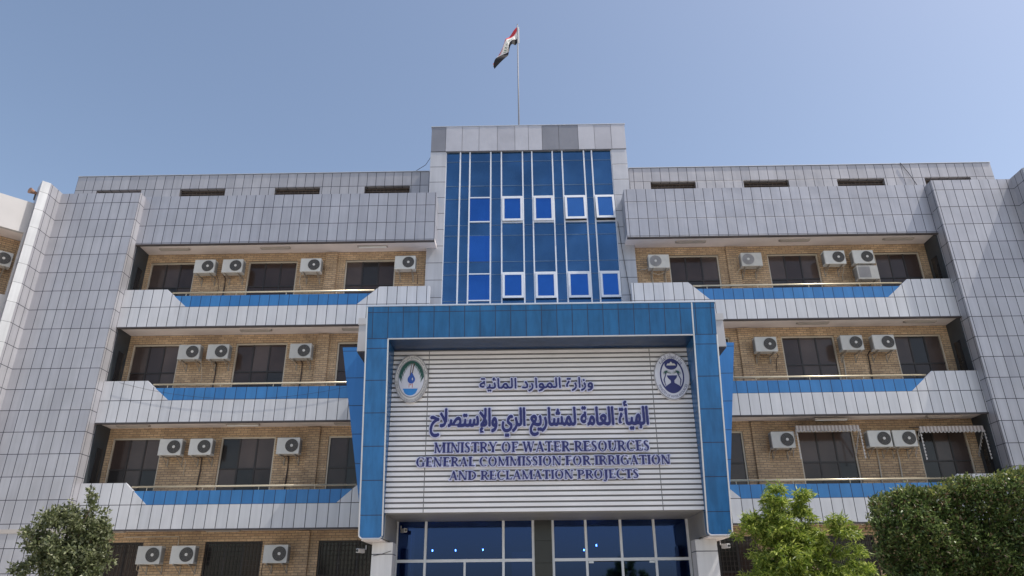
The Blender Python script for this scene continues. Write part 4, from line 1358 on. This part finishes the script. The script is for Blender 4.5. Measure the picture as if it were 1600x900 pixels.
# ------------------------------------------------------------------ trees
def leaf_mat(name, c1, c2, trans=0.35):
    m = bpy.data.materials.new(name); m.use_nodes = True
    nt = m.node_tree; b = nt.nodes['Principled BSDF']; out = nt.nodes['Material Output']
    gi = nt.nodes.new('ShaderNodeObjectInfo')
    ge = nt.nodes.new('ShaderNodeNewGeometry')
    mx = nt.nodes.new('ShaderNodeMix'); mx.data_type = 'RGBA'
    mx.inputs[6].default_value = (*c1, 1); mx.inputs[7].default_value = (*c2, 1)
    nt.links.new(ge.outputs['Random Per Island'], mx.inputs[0])
    nt.links.new(mx.outputs[2], b.inputs['Base Color'])
    b.inputs['Roughness'].default_value = 0.45
    tl = nt.nodes.new('ShaderNodeBsdfTranslucent'); nt.links.new(mx.outputs[2], tl.inputs[0])
    ms = nt.nodes.new('ShaderNodeMixShader'); ms.inputs[0].default_value = trans
    nt.links.new(b.outputs[0], ms.inputs[1]); nt.links.new(tl.outputs[0], ms.inputs[2]); nt.links.new(ms.outputs[0], out.inputs[0])
    return m


m_bark = plain("bark", (0.14, 0.10, 0.07), .9, 0, .25, 12)


def leaves(name, P, D, ln, wd, mats, parent, bend=0.25):
    """P positions, D directions; every leaf a folded diamond of two triangles"""
    n = len(P)
    D = D / np.linalg.norm(D, axis=1, keepdims=True)
    rnd = rng.normal(size=(n, 3)); side = np.cross(D, rnd); side /= np.linalg.norm(side, axis=1, keepdims=True)
    up = np.cross(side, D)
    L_ = (ln * rng.uniform(.7, 1.3, n))[:, None]; W_ = (wd * rng.uniform(.7, 1.3, n))[:, None]
    a = P; c = P + D * L_ - up * L_ * bend
    m1 = P + D * L_ * .45 + side * W_ / 2; m2 = P + D * L_ * .45 - side * W_ / 2
    V = np.stack([a, m1, c, m2], 1).reshape(-1, 3)
    F = np.arange(4 * n).reshape(n, 4)
    me = bpy.data.meshes.new(name)
    me.vertices.add(4 * n); me.vertices.foreach_set('co', V.ravel())
    me.loops.add(4 * n); me.loops.foreach_set('vertex_index', F.ravel())
    me.polygons.add(n); me.polygons.foreach_set('loop_start', np.arange(0, 4 * n, 4)); me.polygons.foreach_set('loop_total', np.full(n, 4))
    for m in mats: me.materials.append(m)
    me.polygons.foreach_set('material_index', rng.choice(len(mats), n, p=[.55, .3, .15][:len(mats)] if len(mats) == 3 else None))
    me.update(calc_edges=True); me.validate()
    o = bpy.data.objects.new(name, me); COL.objects.link(o); o.parent = parent
    o.matrix_parent_inverse = world_of(parent).inverted()
    return o


def lobe_points(lobes, n, power=2.4):
    w = np.array([l[3] * l[4] * l[5] for l in lobes]); w = w / w.sum()
    idx = rng.choice(len(lobes), n, p=w)
    d = rng.normal(size=(n, 3)); d /= np.linalg.norm(d, axis=1, keepdims=True)
    r = rng.uniform(0, 1, n) ** (1 / power)
    Lb = np.array(lobes)
    return Lb[idx, :3] + d * r[:, None] * Lb[idx, 3:6], d


def sprigs(C, D, k, spread):
    """k leaves around every sprig"""
    P = np.repeat(C, k, 0) + rng.normal(size=(len(C) * k, 3)) * spread
    Dd = np.repeat(D, k, 0) + rng.normal(size=(len(C) * k, 3)) * .7
    return P, Dd


# left: small olive-green tree
tl_ = empty("small_tree", (-9.95, 16.0, 0), 0, "small grey-green tree in front of the left silver pier", "tree")
lobes = [(-9.38, 16, 3.66, .10, .12, .30), (-10.05, 16, 3.36, .36, .35, .24), (-9.62, 16, 3.36, .40, .4, .30), (-9.08, 16, 3.22, .24, .3, .30), (-10.36, 15.95, 2.98, .27, .3, .28),
         (-9.65, 16, 2.75, .58, .55, .5), (-9.0, 16, 2.62, .28, .35, .5), (-10.50, 15.95, 2.40, .25, .25, .14), (-10.15, 15.95, 2.62, .28, .25, .24), (-9.40, 16, 2.05, .58, .5, .55), (-9.05, 16, 1.7, .5, .5, .5), (-8.86, 16, 3.1, .10, .15, .2)]
CC, cd = lobe_points(lobes, 330, 2.0)
C = np.repeat(CC, 9, 0); rd = rng.normal(size=C.shape); rd /= np.linalg.norm(rd, axis=1, keepdims=True)
C = C + rd * rng.uniform(.03, .14, len(C))[:, None]
P, Dd = sprigs(C, rd * .8 + np.array([0, 0, .2]), 7, .035)
leaves("crown", P, Dd, .082, .044, [leaf_mat("olive_leaf", (0.085, 0.105, 0.042), (0.150, 0.172, 0.075)), leaf_mat("olive_leaf_pale", (0.21, 0.235, 0.125), (0.31, 0.33, 0.19)), leaf_mat("olive_leaf_deep", (0.050, 0.068, 0.026), (0.085, 0.108, 0.044))], tl_)
tk = MB().tube([(-9.95, 16, 0), (-9.92, 16, .8), (-9.85, 16, 1.6), (-9.8, 16, 2.4), (-9.75, 16, 3.3)], [.09, .075, .06, .04, .015], 9)
for l in lobes:
    tk.tube([(-9.88, 16, 1.3), ((-9.88 + l[0]) / 2, 16, (1.3 + l[2]) / 2 + .1), (l[0], l[1], l[2])], [.035, .022, .008], 6)
tk.build("trunk", m_bark, tl_, smooth=True)

# right: bright green feathery tree
tr_ = empty("feathery_tree", (4.3, 12.0, 0), 0, "bright yellow-green feathery tree in front of the portal's right side", "tree")
lobes = [(4.02, 12, 3.12, .22, .25, .26), (3.98, 12, 2.72, .36, .36, .30), (4.44, 12, 2.98, .20, .22, .30), (3.58, 12, 2.70, .22, .22, .17), (4.42, 12, 2.55, .26, .26, .22),
         (4.95, 11.9, 2.66, .24, .26, .17), (4.72, 12, 2.38, .30, .3, .18), (5.12, 11.95, 2.32, .20, .22, .10), (4.12, 12, 2.22, .55, .45, .30), (4.88, 11.8, 1.98, .42, .4, .24), (3.85, 12, 1.8, .48, .45, .42), (4.6, 11.8, 1.55, .72, .6, .40)]
CC, cd = lobe_points(lobes, 500, 2.2)
q = len(CC)
per = 14
C = np.repeat(CC, per, 0); rd = rng.normal(size=(q * per, 3)); rd /= np.linalg.norm(rd, axis=1, keepdims=True)
rd[:, 2] = np.abs(rd[:, 2]) * .9 - .1
C = C + rd * (rng.uniform(.03, .125, q * per))[:, None]
d = rd + np.array([0, 0, -.45])
P, Dd = sprigs(C, d * .9, 8, .018)
Dd = Dd * np.array([1, 1, .8]) + np.array([0, 0, -.25])
leaves("crown", P, Dd, .088, .019, [leaf_mat("bright_leaf", (.160, .230, .028), (.24, .31, .045), .45), leaf_mat("bright_leaf_pale", (.36, .43, .08), (.47, .52, .13), .45), leaf_mat("bright_leaf_deep", (.075, .14, .02), (.12, .19, .03), .45)], tr_, .35)
tk = MB().tube([(4.3, 12, 0), (4.28, 12, .7), (4.2, 12, 1.5), (4.1, 12, 2.3), (4.03, 12, 3.1)], [.08, .07, .055, .035, .012], 9)
for l in lobes:
    tk.tube([(4.22, 12, 1.2), ((4.2 + l[0]) / 2, 12, (1.2 + l[2]) / 2 + .05), (l[0], l[1], l[2] - .05)], [.03, .018, .006], 6)
tk.build("trunk", m_bark, tr_, smooth=True)

# far right: clipped dark mass with a flat top
th = empty("clipped_tree", (9.0, 15.0, 0), 0, "broad dark green clipped tree with flat top at the lower right", "tree")
hx0, hx1, hy0, hy1, hz0 = 6.62, 13.0, 14.1, 16.6, 1.2


def top_of(X):
    t = 3.46 + .15 * np.clip((X - 7.1), 0, 3.2) + .05 * np.sin(X * 5.3) + .04 * np.sin(X * 12.7) + .03 * np.sin(X * 23)
    return t - .42 * np.clip((7.12 - X) / .4, 0, 1) ** 2


def bulge(X, Z):
    return .13 * np.sin(X * 3.1 + 1) + .11 * np.sin(Z * 5 + X * 1.3) + .09 * np.sin(X * 8.3 + Z * 6.1) + .06 * np.sin(X * 17 - Z * 13)


def face_points(n, spread):
    X = rng.uniform(hx0, hx1, n); Z = hz0 + (top_of(X) - hz0) * rng.uniform(0, 1, n)
    Y = hy0 + bulge(X, Z) + np.abs(rng.normal(0, spread, n)) + .22 * np.clip((Z - (top_of(X) - .3)) / .3, 0, 1) ** 2
    return np.stack([X, Y, Z], 1), np.tile([0, -1.0, .35], (n, 1))


def top_points(n):
    X = rng.uniform(hx0 + .05, hx1, n); Y = np.minimum(rng.uniform(hy0 + .1, hy1, n), hy0 + .1 + (X - hx0) * 1.9)
    return np.stack([X, Y, top_of(X) - np.abs(rng.normal(0, .06, n))], 1), np.tile([0, -.2, 1.0], (n, 1))


def side_points(n):
    Z = rng.uniform(hz0, 3.05, n)
    Y = rng.uniform(hy0, hy1, n)
    return np.stack([hx0 + .5 * (Y - hy0) + np.abs(rng.normal(0, .10, n)) + .06 * np.sin(Z * 7) - .05 * (Z < 2.6), Y, Z], 1), np.tile([-1.0, -.2, .25], (n, 1))


dark = [leaf_mat("clipped_leaf", (.048, .082, .020), (.095, .145, .038), .3), leaf_mat("clipped_leaf_mid", (.125, .18, .055), (.21, .275, .09), .35), leaf_mat("clipped_leaf_russet", (.11, .075, .042), (.16, .12, .065), .25)]
young = [leaf_mat("young_leaf", (.20, .23, .06), (.31, .33, .10), .4), leaf_mat("young_leaf_deep", (.10, .13, .035), (.16, .19, .06), .4)]
sets = [face_points(5200, .13), top_points(1500), side_points(900)]
C = np.concatenate([q_[0] for q_ in sets]); d = np.concatenate([q_[1] for q_ in sets])
P, Dd = sprigs(C, d, 9, .045)
leaves("crown", P, Dd, .070, .034, dark, th)
# deep foliage that closes the mass
n = 3600
X = rng.uniform(hx0 + .2, hx1, n); C = np.stack([X + .25, rng.uniform(hy0 + .28, hy0 + .8, n), hz0 + (top_of(X) - .12 - hz0) * rng.uniform(0, 1, n)], 1)
P, Dd = sprigs(C, np.tile([0, -1.0, .2], (n, 1)), 8, .08)
leaves("inner_leaves", P, Dd, .11, .065, dark, th)
# young growth along the clipped top and scattered over the face
n = 850
X = rng.uniform(hx0 + .1, hx1, n)
C = np.stack([X, rng.uniform(hy0 + .08, hy0 + .9, n), top_of(X) + rng.uniform(-.07, .05, n)], 1)
f_, fd = face_points(240, .04)
C = np.concatenate([C, f_]); d = np.concatenate([np.tile([0, -.2, 1.0], (n, 1)), fd])
P, Dd = sprigs(C, d, 7, .04)
leaves("young_growth", P, Dd, .070, .030, young, th)
tk = MB()
for x in (7.6, 9.0, 10.6, 12.2):
    tk.tube([(x, 15.0, 0), (x + .05, 15.0, .8), (x, 15.0, 1.6), (x + .1, 15, 2.6)], [.11, .09, .07, .03], 8)
    for k in range(9):
        a = rng.uniform(-1, 1); tk.tube([(x, 15, 1.1), (x + a * .5, 14.8, 2.0), (x + a * .9, 14.5, 2.7)], [.03, .02, .006], 5)
tk.build("trunk", m_bark, th, smooth=True)

# light shrub peeping in at the lower right corner
sh = empty("light_shrub", (7.6, 11.0, 0), 0, "small light green shrub before the clipped tree at bottom right corner", "shrub")
lobes = [(7.55, 11, 1.75, .32, .3, .28), (7.9, 11, 1.95, .3, .3, .25), (7.75, 11, 1.4, .5, .4, .4)]
C, d = lobe_points(lobes, 420, 2.6)
P, Dd = sprigs(C, d + np.array([0, 0, .2]), 8, .04)
leaves("crown", P, Dd, .085, .026, [leaf_mat("shrub_leaf", (0.221, 0.340, 0.068), (0.340, 0.476, 0.119), .4), leaf_mat("shrub_leaf_deep", (0.102, 0.187, 0.034), (0.170, 0.272, 0.060), .4)], sh)
MB().tube([(7.6, 11, 0), (7.65, 11, .8), (7.7, 11, 1.6)], [.04, .03, .01], 7).tube([(7.62, 11, .5), (7.85, 11, 1.2), (7.95, 11, 1.9)], [.03, .02, .008], 7).build("trunk", m_bark, sh, smooth=True)
